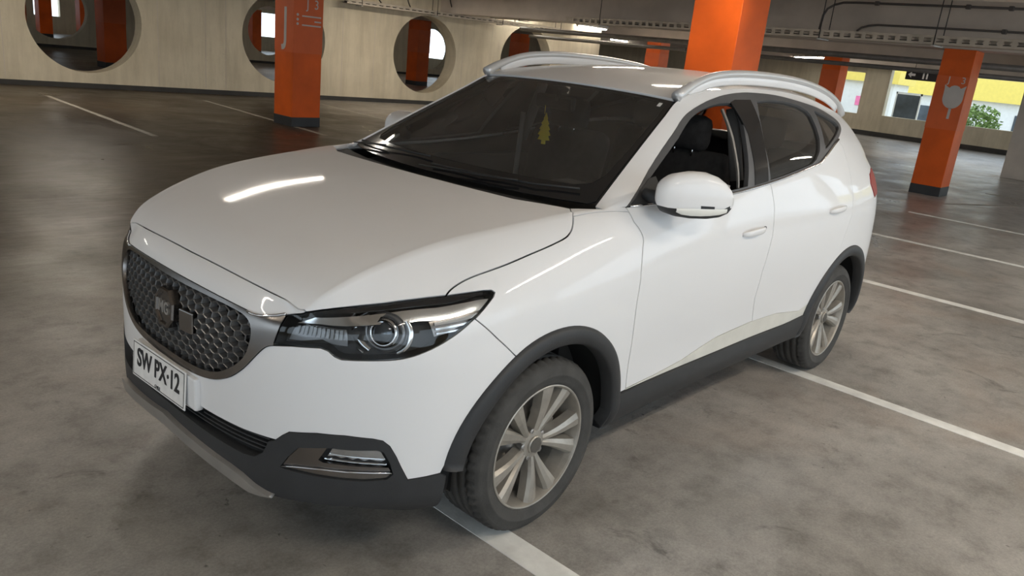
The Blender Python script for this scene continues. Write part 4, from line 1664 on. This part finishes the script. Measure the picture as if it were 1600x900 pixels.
# ---- cabin ----
cab = box3('cabin_floor', (-3.0, -.74, .28), (-.15, .74, .34), 'shell', car)
dash = MB()
prof = [(-.28, 1.04), (-.55, 1.075), (-.72, 1.06), (-.80, 1.00), (-.80, .80), (-.72, .60), (-.60, .40), (-.25, .40)]
prism_mb(dash, prof, lambda a, b, d: (a, d, b), -.70, .70)
d_o = dash.build('dashboard', 'dash', car, smooth=False)
fix_normals(d_o.data)
box('instrument_hood', (-.74, .36, 1.085), (.14, .30, .05), 'dash', d_o, .02)
box('centre_vents', (-.80, 0, .97), (.03, .30, .10), 'silver', d_o, .008)
sw = ring = MB()
V, F = [], []
for k in range(32):
    t = 2 * math.pi * k / 32
    c = np.array([0, math.cos(t), math.sin(t)]) * .185
    for j in range(8):
        s_ = 2 * math.pi * j / 8
        e = np.array([0, math.cos(t), math.sin(t)]) * math.cos(s_) * .015 + np.array([1, 0, 0]) * math.sin(s_) * .015
        V.append(c + e)
for k in range(32):
    for j in range(8):
        F.append((k * 8 + j, k * 8 + (j + 1) % 8, ((k + 1) % 32) * 8 + (j + 1) % 8, ((k + 1) % 32) * 8 + j))
mb = MB(); mb.add(V, F)
swo = mb.build('steering_wheel', 'dash', car)
swo.location = (-1.02, .36, .98)
swo.rotation_euler = (0, math.radians(-24), 0)
box('hub', (0, 0, 0), (.04, .13, .11), 'dash', swo, .015)
for a in (0, 180, 270):
    t = math.radians(a)
    box('spoke', (0, .11 * math.cos(t), .11 * math.sin(t)), (.02, .14 if a != 270 else .035, .03 if a != 270 else .12), 'dash', swo, .006)
box('column', (.14, 0, 0), (.26, .07, .07), 'dash', swo, .01)


def seat(x, y, w, front=True):
    x += .10
    bm = bmesh.new()
    box_into(bm, (x, y, .66), (.50, w, .16), .05)
    o = bm_mesh(bm, 'seat', 'cloth', True, car)
    bm = bmesh.new()
    rot = Matrix.Rotation(math.radians(-14), 3, 'Y')
    box_into(bm, (x - .29, y, .98), (.13, w, .58), .055, None)
    bmesh.ops.rotate(bm, cent=(x - .29, y, .7), matrix=rot, verts=bm.verts)
    bm_mesh(bm, 'backrest', 'cloth', True, o)
    ys = [y] if front else [y - w * .3, y + w * .3]
    for yy in ys:
        bm = bmesh.new()
        box_into(bm, (x - .375, yy, 1.335), (.10, .25, .17), .045)
        bm_mesh(bm, 'headrest', 'cloth', True, o)
        for s_ in (-.05, .05):
            tube('headrest_post', [(x - .36, yy + s_, 1.20), (x - .37, yy + s_, 1.30)], .006, 'chrome', o, 8)


seat(-1.22, .37, .50)
seat(-1.22, -.37, .50)
seat(-2.05, 0, 1.25, False)
box('rear_view_mirror', (-.99, -.06, 1.412), (.03, .23, .065), 'dash', car, .012)
tube('mirror_stalk', [(-.985, -.05, 1.42), (-.93, 0, 1.475)], .010, 'dash', car)
tube('belt', [(-1.42, -.64, 1.30), (-1.40, -.635, 1.0), (-1.38, -.63, .7)], .022, 'greyplastic', car, 6, .15, (0, 1, 0))
for s_ in (1, -1):
    tube('pillar_lining', [(-1.48, s_ * .68, 1.15), (-1.50, s_ * .585, 1.47)], .035, 'greyplastic', car, 8, .5, (1, 0, 0))
    box('door_lining', (-1.20, s_ * .765, .83), (1.20, .05, .46), 'dash', car, .02)

# yellow tree-shaped card hanging from the mirror (its own thing)
tree = [(-.012, -.070), (.012, -.070), (.012, -.052), (.036, -.050), (.026, -.030), (.038, -.026), (.024, -.004), (.032, .000), (.018, .022), (.024, .026), (.010, .046), (.012, .050), (0, .078), (-.012, .050), (-.010, .046), (-.024, .026), (-.018, .022), (-.032, 0), (-.024, -.004), (-.038, -.026), (-.026, -.030), (-.036, -.050), (-.012, -.052)]
mb = MB()
tang = .45
prism_mb(mb, [(a * .8, b) for a, b in tree], lambda a, b, d: (-.95 + d - a * math.sin(tang), -.075 + a * math.cos(tang), 1.282 + b), -.0012, .0012)
af = mb.build('air_freshener', 'yellow', None, smooth=False)
fix_normals(af.data)
tag(af, 'yellow tree shaped air freshener card hanging behind the windscreen', 'air freshener')
tube('string', [(-.95, -.085, 1.352), (-.952, -.088, 1.392)], .0015, 'yellow', af, 5)

# =====================================================================
# THE CAR PARK
# =====================================================================
def structure(o):
    o['kind'] = 'structure'
    return o


def boxes(name, lst, m, parent=None, bev=0.0):
    bm = bmesh.new()
    for lo, hi in lst:
        box_into(bm, [(a + b) / 2 for a, b in zip(lo, hi)], [abs(b - a) for a, b in zip(lo, hi)], bev)
    return bm_mesh(bm, name, m, False, parent)


X0, X1, Y0, Y1 = -29.3, XF, -47.0, YF
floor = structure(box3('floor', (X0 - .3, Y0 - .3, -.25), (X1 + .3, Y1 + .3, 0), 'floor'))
ceil = structure(box3('ceiling', (X0 - .3, Y0 - .3, CEIL), (X1 + .3, Y1 + .3, CEIL + .3), 'ceiling'))
for bx in (9.6, 2.1, -5.47, -13.15, -20.65, -27.9):
    box3('beam', (bx - .28, Y0, 2.42), (bx + .28, Y1, CEIL + .01), 'beam', ceil, .02)

# painted bay lines, a hair proud of the concrete
def fline(pts, m='linew', n='bay_line'):
    mb = MB()
    V = [(x, y, .0025) for x, y in pts] + [(x, y, -.002) for x, y in pts]
    k = len(pts)
    mb.add(V, [tuple(range(k))] + [(i, i + k, (i + 1) % k + k, (i + 1) % k) for i in range(k)])
    o = mb.build(n, m, floor, smooth=False)
    fix_normals(o.data)
    return o


fline([(.078, -.9), (.186, -.9), (.192, 4.2), (.072, 4.2)])
fline([(-2.50, -.9), (-2.41, -.9), (-2.30, 4.2), (-2.395, 4.2)])
fline([(-5.26, -.9), (-5.16, -.9), (-5.14, 4.2), (-5.25, 4.2)])
fline([(-7.82, -.9), (-7.72, -.9), (-7.68, 4.2), (-7.78, 4.2)])
fline([(-10.35, -.9), (-10.25, -.9), (-10.22, 4.2), (-10.32, 4.2)])
fline([(2.58, -.9), (2.68, -.9), (2.68, 4.2), (2.58, 4.2)])
for xa, xb in ((-3.01, -2.78), (-5.96, -5.56), (-8.8, -8.3), (-11.6, -11.0), (-.1, 0), (2.7, 2.8)):
    fline([(xa - .04, -13.6), (xa + .04, -13.6), (xb + .045, -8.6), (xb - .045, -8.6)], 'linef')
fline([(-12.2, -.88), (-12.0, -.88), (-20.5, 3.2), (-20.7, 3.2)][::-1], 'linef')
fline([(-12.2, -6.0), (-12.1, -6.0), (-12.0, -2.2), (-12.1, -2.2)], 'linef')
fline([(-15.0, -.9), (-14.9, -.9), (-14.9, 4.2), (-15.0, 4.2)], 'linef')
fline([(-17.6, -.9), (-17.5, -.9), (-17.5, 4.2), (-17.6, 4.2)], 'linef')

# ---- walls pierced by big round openings ----
TW = np.array([-0.9913, .1316])
NW = np.array([-TW[1], TW[0]]) * -1.0        # towards the car
if NW[1] < 0:
    NW = -NW


def round_wall(name, org, s0, s1, circ, thick, m='wall', h=CEIL):
    org = np.array(org, float)
    outer = [(s0, 0), (s1, 0), (s1, h), (s0, h)]
    holes = [[(c + r * math.cos(2 * math.pi * k / 56), z + r * math.sin(2 * math.pi * k / 56)) for k in range(56)] for c, z, r in circ]
    pts, edges = list(outer), [(0, 1), (1, 2), (2, 3), (3, 0)]
    for hh in holes:
        o = len(pts)
        pts += hh
        edges += [(o + i, o + (i + 1) % len(hh)) for i in range(len(hh))]
    r = delaunay_2d_cdt([Vector(p) for p in pts], edges, [], 0, 1e-6)
    vs = [tuple(v) for v in r[0]]
    fs = []
    for f in r[2]:
        cx = sum(vs[i][0] for i in f) / len(f)
        cy = sum(vs[i][1] for i in f) / len(f)
        if inpoly(cx, cy, outer) and not any(inpoly(cx, cy, hh) for hh in holes):
            fs.append(tuple(f))

    def w(s, z, d):
        q = org + TW * s + NW * d
        return (q[0], q[1], z)
    n = len(vs)
    V = [w(s, z, 0) for s, z in vs] + [w(s, z, -thick) for s, z in vs]
    F = fs + [tuple(i + n for i in reversed(f)) for f in fs]
    for lp in [range(4)] + [range(4 + 56 * q, 4 + 56 * (q + 1)) for q in range(len(holes))]:
        lp = list(lp)
        for i in range(len(lp)):
            a, b = lp[i], lp[(i + 1) % len(lp)]
            F.append((a, b, b + n, a + n))
    mb = MB()
    mb.add(V, F)
    o = mb.build(name, m, None, smooth=False)
    fix_normals(o.data)
    structure(o)
    # dark painted skirting
    mb = MB()
    a = [w(s0, 0, .004), w(s1, 0, .004), w(s1, .10, .004), w(s0, .10, .004), w(s0, 0, -.02), w(s1, 0, -.02), w(s1, .10, -.02), w(s0, .10, -.02)]
    mb.add(a, [(0, 1, 2, 3), (7, 6, 5, 4), (0, 4, 5, 1), (1, 5, 6, 2), (2, 6, 7, 3), (3, 7, 4, 0)])
    b = mb.build('skirting', 'walldark', o, smooth=False)
    fix_normals(b.data)
    return o, w


WA = (-2.8, -15.55)
wl_o, wA = round_wall('wall_left', WA, -13, 11.56, [(-10.9, 1.38, 1.04), (-6.8, 1.38, 1.04), (-2.65, 1.38, 1.04), (1.575, 1.365, 1.06), (5.81, 1.37, 1.03), (9.78, 1.30, 1.0)], .50)
wl2_o, wB = round_wall('wall_left_far_end', tuple(np.array(WA) - NW * .10), 11.56, 16.45, [(13.42, 1.40, .98)], .42)
wl2_o.name = 'wall_left.001'
# faint formwork joints
for s in (-1.2, .1, 2.95, 3.95, 4.4, 7.3, 8.2, 11.0):
    mb = MB()
    mb.add([wA(s, .12, .003), wA(s + .012, .12, .003), wA(s + .012, CEIL, .003), wA(s, CEIL, .003)], [(0, 1, 2, 3)])
    mb.build('formwork_joint', 'beam', wl_o, smooth=False)
wb_o, wC = round_wall('wall_back', (-8.45, -31.5), -24, 19.5, [(-20, 1.4, 1.05), (-15.8, 1.4, 1.05), (-11.6, 1.4, 1.05), (-7.6, 1.4, 1.05), (-3.4, 1.4, 1.05), (.60, 1.38, 1.06), (9.0, 1.4, 1.05), (13.2, 1.4, 1.05), (17.7, 1.35, 1.0)], .45)


def open_wall(name, axis, at, thick, lo, hi, openings, m='wall', h=CEIL, skirt=True, side=1):
    """wall along y (axis 'x' = constant x) or along x, with rectangular openings (a0, a1, z0, z1)"""
    cuts = sorted({lo, hi} | {o[0] for o in openings} | {o[1] for o in openings})
    L = []

    def bx(a0, a1, z0, z1):
        if axis == 'x':
            L.append(((at - thick, a0, z0), (at, a1, z1)))
        else:
            L.append(((a0, at - thick, z0), (a1, at, z1)))
    for a, b in zip(cuts, cuts[1:]):
        hit = [o for o in openings if o[0] <= a + 1e-6 and o[1] >= b - 1e-6]
        if hit:
            bx(a, b, 0, hit[0][2])
            bx(a, b, hit[0][3], h)
        else:
            bx(a, b, 0, h)
    o = structure(boxes(name, L, m))
    if skirt:
        e = .012
        if axis == 'x':
            q = ((at, lo, 0), (at + e, hi, .17))
        else:
            q = ((lo, at, 0), (hi, at + e, .17))
        box3('skirting', *q, 'walldark', o)
    return o


wr = open_wall('wall_right', 'x', X0 + .0, .3, Y0, Y1, [(-40, -36, .8, 2.4), (-34, -30, .8, 2.4), (-9.95, -8.62, .75, 2.25), (-7.70, -5.85, .78, 2.5), (-5.15, -1.6, .80, 2.42), (-1.1, 2.6, .8, 2.42), (3.1, 6.9, .8, 2.42)])
# daylight sides behind and beside the camera: parapet, columns, open above
structure(open_wall('wall_front', 'y', YF + .3, .3, X0, X1, [(X0 + .5 + 6.0 * k, X0 + .5 + 6.0 * k + 5.5, .6, 3.0) for k in range(7)], skirt=False))
structure(open_wall('wall_near', 'x', XF + .3, .3, Y0, Y1, [(YF - 6.5 * (k + 1), YF - 6.5 * (k + 1) + 6.0, .6, 3.0) for k in range(4)], skirt=False))
structure(open_wall('wall_far_back', 'y', Y0, .3, X0, X1, [(-29, -26.4, .9, 2.4), (-24.4, -22.4, .8, 2.5), (-19, -17.8, .9, 2.4), (-16.6, -15.6, .9, 2.4), (-14.3, -13.0, .9, 2.4), (-12.0, -10.9, .9, 2.4), (-9, -5, .9, 2.4), (-3, 3, .9, 2.4)], skirt=False))


# ---- orange columns ----
def pillar(x0, x1, y0, y1, label, panel_z=(1.23, 2.06), top=2.42, grp=None):
    t = empty('pillar', ((x0 + x1) / 2, (y0 + y1) / 2, 0))
    tag(t, label, 'pillar', grp)
    hx, hy = (x1 - x0) / 2, (y1 - y0) / 2
    box3('shaft', (-hx, -hy, .155), (hx, hy, top), 'orange', t, .008)
    box3('base_band', (-hx - .003, -hy - .003, 0), (hx + .003, hy + .003, .16), 'blackband', t, .004)
    if panel_z:
        box3('sign_panel', (-hx - .004, -hy - .004, panel_z[0]), (hx + .004, hy + .004, panel_z[1]), 'orange_panel', t)
    return t, hx, hy


pillar(-5.76, -5.20, -1.93, -1.41, 'big bright orange square pillar rising right behind the white car roof', None)
tJ, hx, hy = pillar(-6.12, -5.56, -10.20, -9.63, 'orange square pillar with a large letter J, in front of the round wall openings', (1.23, 2.42))
text_obj('letter', 'J', .74, 'signgrey', frame_mat((hx + .0055, .04, 1.66), (0, 1, 0), (0, 0, 1)), tJ, .0015, .80, off=.008)
text_obj('letter', 'J', .21, 'signgrey', frame_mat((-hx + .30, hy + .0055, 2.02), (-1, 0, 0), (0, 0, 1)), tJ, .0015, .9)
text_obj('digit', '3', .21, 'signgrey', frame_mat((-hx + .13, hy + .0055, 2.02), (-1, 0, 0), (0, 0, 1)), tJ, .0015, .9)
for k, (wd, zz) in enumerate(((.37, 1.83), (.13, 1.755), (.37, 1.685))):
    cx_ = -.06 if wd > .2 else -.18
    box('text_line', (cx_, hy + .005, zz), (wd, .003, .022), 'signgrey', tJ)
for zz in (1.845, 1.77, 1.70):
    o = lathe_mb(MB(), [(.022, 0), (.022, .003), (0, .003)], (hx - .07, hy + .004, zz), 12).build('dot_icon', 'signgrey', tJ, smooth=False)
tR, hx, hy = pillar(-13.42, -12.90, -1.68, -1.19, 'orange square pillar with a grey tulip sign, right of the white car', (1.12, 1.99))
cy = .07
tul = []
for k in range(0, 181, 12):
    a = math.radians(180 + k)
    tul.append((.155 * math.cos(a), -.02 + .17 * math.sin(a)))
tul += [(.155, .12), (.165, .19), (.12, .16), (.085, .14), (.06, .17), (.02, .185), (-.02, .185), (-.06, .17), (-.085, .14), (-.12, .16), (-.165, .19), (-.155, .12)]
mb = MB()
prism_mb(mb, tul, lambda a, b, d: (hx + .004 + d, cy + a, 1.66 + b), 0, .003)
prism_mb(mb, [(-.02, -.18), (-.02, -.36), (.02, -.36), (.02, -.18)], lambda a, b, d: (hx + .004 + d, cy + a, 1.66 + b), 0, .003)
o = mb.build('tulip_sign', 'signgrey', tR, smooth=False)
fix_normals(o.data)
text_obj('letter', 'J', .15, 'signgrey', frame_mat((hx + .0055, -.12 + cy, 1.925), (0, 1, 0), (0, 0, 1)), tR, .0015)
text_obj('digit', '3', .15, 'signgrey', frame_mat((hx + .0055, .10 + cy, 1.925), (0, 1, 0), (0, 0, 1)), tR, .0015)
pillar(-20.75, -20.2, -6.62, -6.12, 'dark red shaded pillar beyond the car, left of the first bright window')
pillar(-20.75, -20.2, -12.42, -11.9, 'small distant red pillar left of the big orange pillar')
for x, y, lb in ((-7.35, -21.9, 'orange pillar seen through the leftmost round opening, on its right'), (-4.75, -21.6, 'orange pillar at the left edge of the leftmost round opening'),
                 (-18.75, -21.9, 'red pillar seen inside the third round opening'), (-24.5, -21.9, 'red pillar seen inside the fourth round opening behind the roof rail')):
    pillar(x - .3, x + .3, y - .3, y + .3, lb)
for x in (-16.9, -15.3, -13.4, -11.6, -22.6, -26.8):
    pillar(x - .28, x + .28, -41.3, -40.7, 'distant red pillar beyond the second wall with round openings', None, grp='far red pillars behind the round openings')
# plain concrete column at the right edge of the picture
col = empty('pillar', (-19.7, -1.15, 0))
tag(col, 'plain grey concrete column at the right edge beside the window wall', 'pillar')
box3('shaft', (-.3, -.42, 0), (.3, .42, 3.2), 'beam', col, .01)

# ---- cable trays ----
def tray(p0, p1, z, label, w=.26, h=.13, rods=()):
    p0 = np.array(p0, float)
    p1 = np.array(p1, float)
    L = np.linalg.norm(p1 - p0)
    t = empty('cable_tray', (p0[0], p0[1], z), math.atan2(p1[1] - p0[1], p1[0] - p0[0]))
    tag(t, label, 'cable tray')
    for sy in (-1, 1):
        bm = bmesh.new()
        y = sy * w / 2
        box_into(bm, (L / 2, y, h - .017), (L, .006, .034))
        box_into(bm, (L / 2, y, .017), (L, .006, .034))
        n = int(L / .19)
        for k in range(n):
            box_into(bm, (.08 + k * .19, y, h / 2), (.075, .006, h - .06))
        box_into(bm, (L / 2, y - sy * .012, h), (L, .03, .006))
        bm_mesh(bm, 'side_plate', 'galv', False, t)
    box('bottom_plate', (L / 2, 0, .004), (L, w, .006), 'galv', t)
    for k in range(3):
        tube('cable', [(.02, -.07 + k * .06, .03), (L * .3, -.06 + k * .055, .035), (L * .7, -.07 + k * .06, .03), (L - .02, -.06 + k * .06, .03)], .022, 'cable', t, 6)
    for r in rods:
        for sy in (-1, 1):
            tube('hanger_rod', [(r, sy * (w / 2 + .012), -.01), (r, sy * (w / 2 + .012), CEIL - z)], .008, 'cable', t, 6)
        box('hanger_bracket', (r, 0, -.02), (.05, w + .06, .02), 'lampbody', t)
    return t


tray((-13.4, -12.7), (-11.0, 4.5), 2.40, 'long perforated metal cable tray hung from the ceiling before the tulip pillar', rods=(1.2, 4.0, 6.8, 9.36, 11.3, 14.0))
a_, b_ = wA(7.15, 0, .35), wA(16.2, 0, .35)
tray(a_[:2], b_[:2], 2.33, 'dark cable tray running along the wall above the third round opening', w=.22, h=.10, rods=(.4, 2.6, 4.8, 7.0))
for k, (s, q) in enumerate(((7.6, 1.2), (8.15, .9), (9.0, 1.4), (10.4, .8), (11.8, 1.2), (12.5, 1.1))):
    p = wA(s, 2.45, .33)
    p2 = wA(s - .15, CEIL - .02, .33 + .1 * q)
    pm_ = wA(s - .3, 2.8, .33 + .2 * q)
    o = tube('hanging_cable', cr([p, pm_, p2], 6), .016, 'cable', None, 6)
    tag(o, ('first', 'second', 'third', 'fourth', 'fifth', 'sixth')[k] + ' from the left of the dark loose cables hanging onto the wall tray', 'cable', 'loose cables above the wall tray')

# ---- pipes under the ceiling ----
def pipe(pts, r, label, m='pipe', fit=()):
    t = tube('pipe', pts, r, m, None, 10)
    tag(t, label, 'pipe')
    for i, q in enumerate(fit):
        box('pipe_clamp', q, (.07, .07, .07), m, t, .01)
    return t


pipe(cr([(-12.3, -3.55, 2.62), (-12.32, -3.5, 2.86), (-12.38, -3.2, 2.98), (-12.4, -2.6, 3.0)], 6) + 0, .022, 'thin dark pipe bending up from the cable tray to the ceiling') if False else None
p1 = [(-12.35, -3.63, 2.56), (-12.35, -3.61, 2.80), (-12.36, -3.56, 2.91), (-12.38, -3.46, 2.98), (-12.39, -3.32, 3.02), (-12.40, -3.1, 3.03), (-12.4, 4.5, 3.03)]
pipe(p1, .020, 'upper thin dark pipe bending up from the tray to run under the ceiling', fit=[(-12.4, -2.75, 3.03), (-12.4, -1.35, 3.03), (-12.4, -.75, 3.03)])
p2 = [(-12.82, -3.15, 2.60), (-12.82, -3.08, 2.66), (-12.82, -2.96, 2.70), (-12.80, -2.8, 2.72), (-12.80, 4.5, 2.72)]
pipe(p2, .018, 'lower thin dark pipe running just above the perforated cable tray', fit=[(-12.80, -.85, 2.72)])
pipe([(-15.0, -13.2, 2.26), (-14.6, 4.5, 2.26)], .06, 'thick dusty pipe running below and behind the cable tray', 'conduit', [(-14.8, -7.2, 2.28), (-14.75, -4.6, 2.28)])
pipe([(-15.4, -13.2, 2.10), (-15.0, 4.5, 2.10)], .045, 'second thick dusty pipe, the lowest one behind the cable tray', 'conduit', [(-15.2, -8.0, 2.10)])

# ---- ceiling lamps ----
def lamp(p, ang, L, label, grp=None, power=0):
    t = empty('ceiling_lamp', p, math.radians(ang))
    tag(t, label, 'lamp', grp)
    box('housing', (0, 0, .035), (L, .13, .07), 'lampbody', t, .008)
    tube('tube', [(-L / 2 + .03, 0, -.022), (L / 2 - .03, 0, -.022)], .020, 'tube', t, 8)
    for s_ in (-1, 1):
        box('end_cap', (s_ * (L / 2 - .015), 0, -.015), (.03, .06, .05), 'lampbody', t)
        tube('hanger_rod', [(s_ * L * .35, 0, .06), (s_ * L * .35, 0, CEIL - p[2])], .006, 'cable', t, 6)
    if power:
        l = bpy.data.lights.new('glow', 'AREA')
        l.shape = 'RECTANGLE'
        l.size = L
        l.size_y = .06
        l.energy = power * .8
        l.color = (1.0, .88, .72)
        o = bpy.data.objects.new('glow', l)
        COL.objects.link(o)
        o.parent = t
        o.location = (0, 0, -.06)
    return t


LP = 28
lamp((-17.3, -10.2, 2.80), 172, 1.9, 'bright ceiling lamp left of the big orange pillar', power=LP)
lamp((-26.4, -9.5, 2.55), 45, 4.6, 'long bright lamp low over the car roof rail, right of the orange pillar', power=LP)
lamp((-27.5, -18.5, 2.60), 150, 1.4, 'tiny far lamp low above the car roof')
lamp((-13.3, -.55, 2.98), 100, 1.5, 'ceiling lamp cut by the upper right corner of the picture', power=LP)
lamp((-18.5, -13.4, 2.62), 172, 1.3, 'small dim lamp above the fourth round opening, right one of the pair', None)
lamp((-15.6, -13.6, 2.62), 172, 1.3, 'small dim lamp above the fourth round opening, left one of the pair', None)
for x, y, pw_ in ((-3.0, -12.6, 80), (-10.2, -12.0, 80), (3.5, -12.6, 80), (-16.5, -11.5, 50), (-1.5, -4.5, 15), (3.4, -1.4, 34), (-4.2, -1.2, 30), (-9.0, -5.5, 30), (-22.0, -3.5, 40), (-2.4, 3.0, 40), (-7.8, 3.0, 45), (.6, 3.2, 30)):  # row by the round-opening wall plus unseen lamps added to brighten floor and hood
    lamp((x, y, 2.9), 0, 1.5, 'ceiling lamp out of the picture, one of a set partly added as fill light', 'lamps over the lanes', power=pw_)
for x, y in ((-6.0, -24.5), (-14.0, -24.5), (-21.0, -25), (-8, -37), (-17, -37)):
    lamp((x, y, 2.9), 0, 1.5, 'ceiling lamp behind the wall with the round openings', 'lamps behind the round openings', power=LP)

# ---- hanging direction sign ----
sg = empty('hanging_sign', (-24.0, -4.75, 2.06))
tag(sg, 'black hanging direction sign with white symbols left of the tulip pillar', 'sign')
box('board', (0, 0, .15), (.05, 1.65, .30), 'sign_black', sg, .006)
mb = MB()
prism_mb(mb, [(-.10, .0), (.0, .09), (.0, .035), (.11, .035), (.11, -.035), (.0, -.035), (.0, -.09)], lambda a, b, d: (.026 + d, -.66 + a, .15 + b), 0, .004)
box_o = mb.build('arrow', 'sign_white', sg, smooth=False)
fix_normals(box_o.data)
mb = MB()
for q in ((-.05, .0), (.05, .0)):
    prism_mb(mb, [(-.022, -.10), (.022, -.10), (.022, .05), (-.022, .05)], lambda a, b, d: (.026 + d, -.27 + q[0] + a, .15 + b), 0, .004)
    prism_mb(mb, [(.022 * math.cos(k * 1.047), .022 * math.sin(k * 1.047)) for k in range(6)], lambda a, b, d: (.026 + d, -.27 + q[0] + a, .15 + .08 + b), 0, .004)
o = mb.build('people_symbol', 'sign_white', sg, smooth=False)
fix_normals(o.data)
for s_ in (-.6, .6):
    tube('hanger_rod', [(0, s_, .29), (0, s_, CEIL - 2.06)], .008, 'cable', sg, 6)

# ---- outside, seen through the right-hand openings ----
gr = structure(box3('ground', (-120, -70, -.35), (X0 - .31, 60, -.05), 'asphalt'))
yb = empty('building', (-47, -7, 0))
tag(yb, 'bright yellow shop building seen outside through the right hand openings', 'building')
box3('wall', (-4, -30, 1.72), (0, 26, 3.15), 'facade_yellow', yb)
box3('lower_wall', (-4, -30, 0), (-.35, 26, 1.74), 'white_wall', yb)
for y in (-8.9, -4.0, 1.2, 6.4):
    box3('glass_front', (-.36, y - 1.0, .1), (-.30, y + 1.0, 1.15), 'poster', yb)
pc_ = box3('advert_board', (-.05, -8.6, 2.05), (.02, -7.7, 2.55), 'pink', yb)
bd = empty('notice_board', (-31.0, -7.42, 0))
tag(bd, 'dark notice board in a white frame outside the middle opening', 'board')
box3('panel', (-.03, -.42, .72), (.02, .42, 1.62), 'poster', bd)
for q in (((-.04, -.47, .66), (.03, .47, .72)), ((-.04, -.47, 1.62), (.03, .47, 1.70)), ((-.04, -.47, .66), (.03, -.42, 1.70)), ((-.04, .42, .66), (.03, .47, 1.70))):
    box3('frame', *q, 'white_wall', bd)
for s_ in (-.44, .44):
    box3('post', (-.02, s_ - .03, -.05), (.02, s_ + .03, .7), 'white_wall', bd)
yp = box3('advert_column', (-33.2, -6.85, -.05), (-32.8, -6.0, 3.4), 'facade_yellow')
tag(yp, 'yellow advertising column outside right of the dark notice board', 'column')
kiosk = empty('kiosk', (-36, -10.9, 0))
tag(kiosk, 'pale kiosk with a pink board outside the leftmost opening', 'kiosk')
box3('body', (-1, -1.6, -.05), (1, 1.6, 2.0), 'white_wall', kiosk)
box3('roof', (-1.2, -1.8, 2.0), (1.2, 1.8, 2.5), 'facade_yellow', kiosk)
box3('pink_board', (1.0, .1, .95), (1.04, .9, 1.35), 'pink', kiosk)
box3('shelf', (1.0, -1.2, .4), (1.25, 1.3, .46), 'asphalt', kiosk)


def bush(x, y, r, label, n=900, seed=1):
    rnd = random.Random(seed)
    mb = MB()
    V, F = [], []
    for k in range(n):
        while True:
            p = np.array([rnd.uniform(-1, 1) for _ in range(3)])
            if .35 < np.linalg.norm(p) < 1:
                break
        p = p * np.array([r, r, r * .75]) + [0, 0, r * .72]
        a = np.array([rnd.uniform(-1, 1) for _ in range(3)]); a /= np.linalg.norm(a)
        b = np.cross(a, [rnd.uniform(-1, 1) for _ in range(3)]); b /= np.linalg.norm(b) + 1e-9
        s_ = r * .07
        i = len(V)
        V += [p - a * s_ * 1.6, p + b * s_ * .7, p + a * s_ * 1.6, p - b * s_ * .7]
        F.append((i, i + 1, i + 2, i + 3))
    mb.add(V, F)
    t = empty('bush', (x, y, 0))
    tag(t, label, 'bush')
    o = mb.build('leaves', 'leaf', t, smooth=False)
    o['kind'] = 'stuff'
    tube('stem', [(0, 0, -.05), (0, 0, r * .7)], .05, 'pipe', t, 6)
    return t


bush(-40.5, -7.0, 1.05, 'green bush outside, just right of the tulip pillar', seed=3)
bush(-41.6, -4.9, .7, 'smaller green bush outside, right of the bigger bush', seed=5)
bush(-42.0, -.5, 1.2, 'green bush outside beyond the openings at the far right', seed=8)
